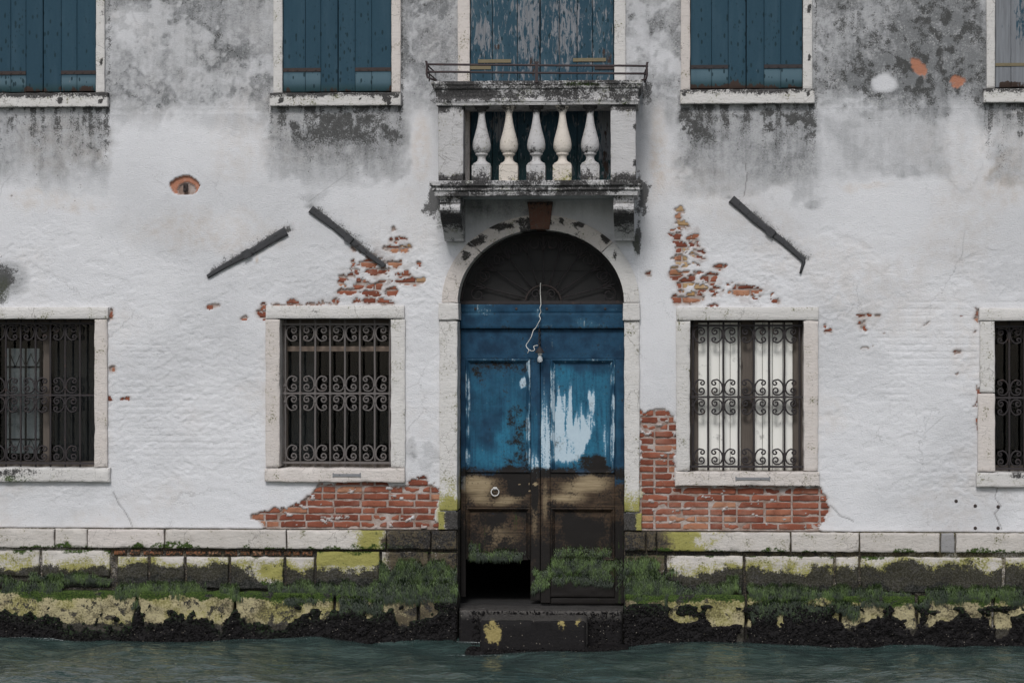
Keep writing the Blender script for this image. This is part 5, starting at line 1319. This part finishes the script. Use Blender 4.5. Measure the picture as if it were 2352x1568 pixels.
def crust_mask(u, v, x, z):
    n = fbm(x*11, z*11, 5, 101)-.5
    top = np.interp(u, CT_U, CT_V)
    m = (v+n*46+(fbm(x*28, z*28, 3, 105)-.5)*26 > top+np.where(u < 1000, 8, 2))
    for (a, b, c, d) in BARE: m &= ~((((u+n*34-a)/c)**2+((v+fbm(x*11+9, z*11, 4, 103)*26-13-b)/d)**2) < 1)
    spots = fbm(x*15, z*15, 3, 107)
    m |= (spots > .765) & (v > 1385)
    return m
def build_crust():
    xs = np.concatenate([np.linspace(-8, -4.9, 60)[:-1], np.arange(-4.9, 4.9, .011), np.linspace(4.9, 8, 60)]); zs = np.arange(-.35, .36, .011)
    X, Z = np.meshgrid(xs, zs, indexing='ij'); u, v = uv(X, -.1+0*X, Z)
    mk = crust_mask(u, v, X, Z)&((X < DCX-DA-.0) | (X > DCX+DA+.0))
    lump = fbm(X*18, Z*18, 4, 110); l2 = fbm(X*45, Z*45, 2, 3)
    soft = mk.astype(float)
    for _ in range(2):
        soft[1:-1, 1:-1] = (soft[1:-1, 1:-1]*2+soft[:-2, 1:-1]+soft[2:, 1:-1]+soft[1:-1, :-2]+soft[1:-1, 2:])/6
    D = .082+(.022+.045*(lump-.4)+.018*(l2-.5))*soft-.012*(1-soft)
    D += .05*sst(-Z, -.1, .25)
    gr = sst(-(v-np.interp(u, CT_U, CT_V)), -34, -6)*(fbm(X*6, Z*6, 3, 5))*1.3
    V = np.stack([X, -D, Z], -1).reshape(-1, 3); I = np.arange(X.size).reshape(X.shape)
    Fq = np.stack([I[:-1, :-1], I[1:, :-1], I[1:, 1:], I[:-1, 1:]], -1)
    keep = (mk[:-1, :-1] | mk[1:, 1:] | mk[1:, :-1] | mk[:-1, 1:])
    cx = (X[:-1, :-1]+X[1:, 1:])/2
    keep &= (np.abs(cx-DCX) > DA)
    Fq = Fq[keep]
    # single shells scattered over it
    rng = np.random.default_rng(5); Vs = [V]; Fs = [Fq]; base = len(V); g = [np.clip(gr, 0, 1).reshape(-1)]
    N = 16000; sx = rng.uniform(-5.4, 5.4, N); sz = rng.uniform(-.12, .34, N); su, sv = uv(sx, -.1+0*sx, sz)
    ok = crust_mask(su, sv, sx, sz) & (np.abs(sx-DCX) > DA); sx, sz = sx[ok], sz[ok]
    # shells on the steps
    M2 = 2400; ex = rng.uniform(DCX-.62, DCX+.74, M2); kk = rng.integers(0, 3, M2)
    N = len(sx); ll = fbm(sx*18, sz*18, 4, 110)
    sy = -(.082+.028+.045*(ll-.4)+.05*sst(-sz, -.1, .25))
    ez = np.where(kk == 0, .0+rng.uniform(-.05, .012, M2), np.where(kk == 1, rng.uniform(.0, .28, M2), .0+rng.uniform(-.06, .012, M2)))
    ey = np.where(kk == 0, -.72-rng.uniform(0, .02, M2), np.where(kk == 1, -.13, -rng.uniform(.2, .72, M2)))
    sx = np.concatenate([sx, ex]); sz = np.concatenate([sz, ez]); sy = np.concatenate([sy, ey])
    n = len(sx); R = rng.uniform(.006, .015, n); d1 = rng.normal(size=(n, 3)); d1 /= np.linalg.norm(d1, axis=1)[:, None]
    d2 = np.cross(d1, rng.normal(size=(n, 3))); d2 /= np.linalg.norm(d2, axis=1)[:, None]; d3 = np.cross(d1, d2)
    C = np.stack([sx, sy, sz], -1)
    pts_ = [d1*1.5, d2*.8, d3*.55, -d2*.8, -d3*.55, -d1*1.2]
    SV = np.stack([C+p_*R[:, None] for p_ in pts_], 1).reshape(-1, 3)
    tri = np.array([(0, 1, 2), (0, 2, 3), (0, 3, 4), (0, 4, 1), (5, 2, 1), (5, 3, 2), (5, 4, 3), (5, 1, 4)])
    T = (np.arange(n)[:, None, None]*6+tri[None]).reshape(-1, 3)+base
    allV = np.concatenate([V, SV]); quads = Fq; tris = np.concatenate([T, T[:, 2:3]], 1)
    me = bpy.data.meshes.new('mussel_crust')
    q3 = np.concatenate([np.concatenate([quads[:, [0, 1, 2]], quads[:, [0, 2, 3]]]), T])
    me = mesh('mussel_crust', allV, q3, False, dict(grn=np.concatenate([g[0], np.zeros(len(SV))])))
    return tag(obj('mussel_crust', me, 'crust'), 'black crust of mussels and weed along the tide line', 'mussels', kind='stuff')
build_crust()

# ---------------- green weed hanging on the footing and the door foot
def build_algae():
    rng = np.random.default_rng(11)
    # zones: u0,u1,v0,v1, count, outward distance, length m, hue
    Zs = [(-300, 0, 1328, 1376, 3600, .062, .055, .45), (0, 145, 1326, 1378, 4200, .062, .055, .45), (60, 190, 1318, 1340, 900, .045, .04, .5), (145, 262, 1322, 1345, 1400, .05, .045, .5), (258, 475, 1342, 1378, 4200, .07, .05, .55), (300, 320, 1376, 1402, 300, .1, .04, .2), (505, 560, 1348, 1380, 1100, .07, .05, .45),
          (612, 870, 1338, 1382, 6000, .065, .05, .45), (650, 850, 1375, 1392, 1400, .09, .05, .15), (780, 880, 1385, 1412, 900, .10, .05, .15), (870, 1050, 1292, 1390, 6500, .055, .055, .42), (860, 1052, 1340, 1385, 2600, .08, .06, .3),
          (1434, 1560, 1312, 1392, 5200, .055, .055, .45), (1434, 1520, 1285, 1330, 1000, .045, .05, .7), (1550, 1690, 1345, 1385, 1800, .06, .05, .35), (1668, 1706, 1330, 1380, 1200, .06, .06, .6), (1712, 2098, 1350, 1392, 9500, .068, .055, .45), (1725, 1975, 1385, 1428, 4200, .095, .05, .15), (1975, 2090, 1385, 1397, 500, .1, .04, .2),
          (2120, 2352, 1352, 1388, 5600, .07, .055, .45), (2352, 2700, 1352, 1388, 4500, .07, .055, .45), (2092, 2135, 1380, 1400, 300, .1, .04, .15)]
    D = -DD
    Zs += [(1222, 1264, 1302, 1366, 1100, D+.006, .045, .6), (1266, 1414, 1287, 1330, 3000, D+.01, .05, .45), (1266, 1420, 1325, 1350, 900, D+.01, .045, .2), (1080, 1212, 1268, 1290, 1100, D-.01, .05, .3), (1270, 1410, 1262, 1286, 500, D-.012, .045, .55), (1413, 1431, 1290, 1360, 300, D+.006, .04, .3), (1074, 1100, 1240, 1284, 350, D-.012, .04, .3)]
    bare = [(205, 1358, 66, 16), (575, 1358, 30, 26), (2110, 1372, 22, 22), (1545, 1330, 20, 12)]
    Vs = []; tips = []; hues = []
    for (u0, u1, v0, v1, N, d, L, hue) in Zs:
        N = int(N*2.3); L = L*.95
        u = rng.uniform(u0, u1, N); v = rng.uniform(v0, v1, N)
        xa, za = at(u0, (v0+v1)/2, d); xb, _ = at(u1, (v0+v1)/2, d); zt_ = at((u0+u1)/2, v0, d)[1]; zb_ = at((u0+u1)/2, v1, d)[1]
        x = xa+(xb-xa)*(u-u0)/(u1-u0); z = zt_+(zb_-zt_)*(v-v0)/(v1-v0)+.028
        clump = fbm(x*9, z*9, 4, 120)
        wob = (fbm(x*3.2, x*0+3, 4, 122)-.5)*(v1-v0)*1.3; wob2 = (fbm(x*4.2, x*0+7, 4, 125)-.5)*(v1-v0)*1.5
        edge = np.minimum(np.minimum((u-u0)/(16), (u1-u)/16), np.minimum((v-v0-wob)/12, (v1+wob2-v)/12))
        ok = (clump-.5)*3.0+np.clip(edge, -1, 1.0)+rng.uniform(-.4, .4, N) > .30
        for (a, b, c, e) in bare: ok &= (((u-a)/c)**2+((v-b)/e)**2) > 1-.5*clump
        x, z, v_, clump = x[ok], z[ok], v[ok], clump[ok]; n = len(x)
        if n == 0: continue
        y = -(d+rng.uniform(-.006, .012, n)+.02*(clump-.4))
        ll = L*rng.uniform(.5, 1.25, n)*(.6+.8*clump)
        lean = rng.normal(0, .16, n)+.45*(vn(x*5, z*5, 130)-.5)*2
        up = rng.uniform(.35, .9, n)
        w = rng.uniform(.0011, .0026, n)
        P0 = np.stack([x, y, z], -1)
        tuft = rng.uniform(0, 1, n) < .12+.45*np.clip(1-(v_-v0)/(v1-v0)*2.2, 0, 1); sg = np.where(tuft, 1.0, -1.0)
        P1 = P0+np.stack([lean*.4*ll, -ll*(.10+.10*tuft), sg*up*ll*.5], -1)
        P2 = P0+np.stack([lean*.8*ll, -ll*(.12+.22*tuft), np.where(tuft, up*.75*ll, -up*1.15*ll)], -1)
        side = np.stack([np.cos(lean), 0*lean, np.sin(lean)*.5], -1)*w[:, None]
        V = np.stack([P0-side, P0+side, P1-side*.9, P1+side*.9, P2-side*.25, P2+side*.25], 1).reshape(-1, 3)
        Vs.append(V); h = np.clip(hue-.12+rng.normal(0, .26, n)+1.6*(fbm(x*20, z*20, 3, 133)-.5)-.45*(v_-v0)/(v1-v0)+.12, 0, 1)
        tips.append(np.tile([0, 0, .45, .45, 1, 1], n)*np.repeat(np.where(tuft, .9, .10)*(.3+.7*(1-(v_-v0)/(v1-v0))), 6)); hues.append(np.repeat(h, 6))
    V = np.concatenate(Vs); n = len(V)//6
    q = np.array([(0, 1, 3, 2), (2, 3, 5, 4)]); Fq = (np.arange(n)[:, None, None]*6+q[None]).reshape(-1, 4)
    me = mesh('green_algae', V, Fq, True, dict(tip=np.clip(np.concatenate(tips), 0, 1), hue=np.concatenate(hues)))
    print('blades', n)
    return tag(obj('green_algae', me, 'blade'), 'short wet green weed fringing the footing above the tide line', 'algae', kind='stuff')
build_algae()

# ---------------- the canal
def build_water():
    xs = np.concatenate([-np.geomspace(120, 6.2, 26)[:-1], np.arange(-6.2, 6.2, .026), np.geomspace(6.2, 120, 26)])
    ys = np.concatenate([np.array([8.0, 3.0, .6]), np.arange(.2, -4.2, -.030), -np.geomspace(4.2, 150, 60)])
    X, Y = np.meshgrid(xs, ys, indexing='ij')
    fine = sst(Y, -12, -4)*sst(7-np.abs(X), 0, 1)
    sw = .026*np.sin(1.9*X-1.6*Y+2*vn(X*.6, Y*.6, 3)*3)+.016*np.sin(3.4*X+2.6*Y+4*vn(X*.9, Y*.9, 5))
    ch = .045*(fbm(X*2.3+Y*.8, Y*3.1-X*.5, 4, 140)-.5)+.020*(1-np.abs(2*fbm(X*2.4, Y*3.6, 3, 143)-1)-.6)+.026*(fbm(X*4.0+Y, Y*6.5-X, 3, 146)-.5)
    Zw = (sw+ch)*(.25+.75*fine)-.01
    near = np.exp(-np.abs(Y+.12)/.10)
    Zw += .02*near*(fbm(X*1.5, Y*0, 3, 150)-.5)*2
    # foam where the swell breaks on the footing and the steps
    fd = -.12+0*X
    fo = np.exp(-((Y+.17)/.07)**2)*(.25+.75*sst(fbm(X*1.1, 0*X, 3, 151), .45, .7))*.62
    sx0, sx1 = at(1060, 1480, .5)[0], at(1440, 1480, .5)[0]
    fo = np.maximum(fo, .40*np.exp(-((Y+.80)/.09)**2)*(.3+fbm(X*4, Y*4, 3, 155))*sst(X, sx0-.3, sx0)*(1-sst(X, sx1-.1, sx1+.3)))
    fo = np.maximum(fo, .30*sst(ch, .012, .022)*(Y > -2.5)*sst(fbm(X*.8, Y*.8, 2, 160), .55, .7)*(Y < -.6))
    V = np.stack([X, Y, Zw], -1).reshape(-1, 3); I = np.arange(X.size).reshape(X.shape)
    Fq = np.stack([I[:-1, :-1], I[:-1, 1:], I[1:, 1:], I[1:, :-1]], -1).reshape(-1, 4)
    return mesh('water', V, Fq, True, dict(foam=np.clip(fo, 0, 1).reshape(-1)))
tag(obj('water', build_water(), 'water'), 'choppy grey-green canal water', None, None, 'structure')
print('objects', len(bpy.data.objects))
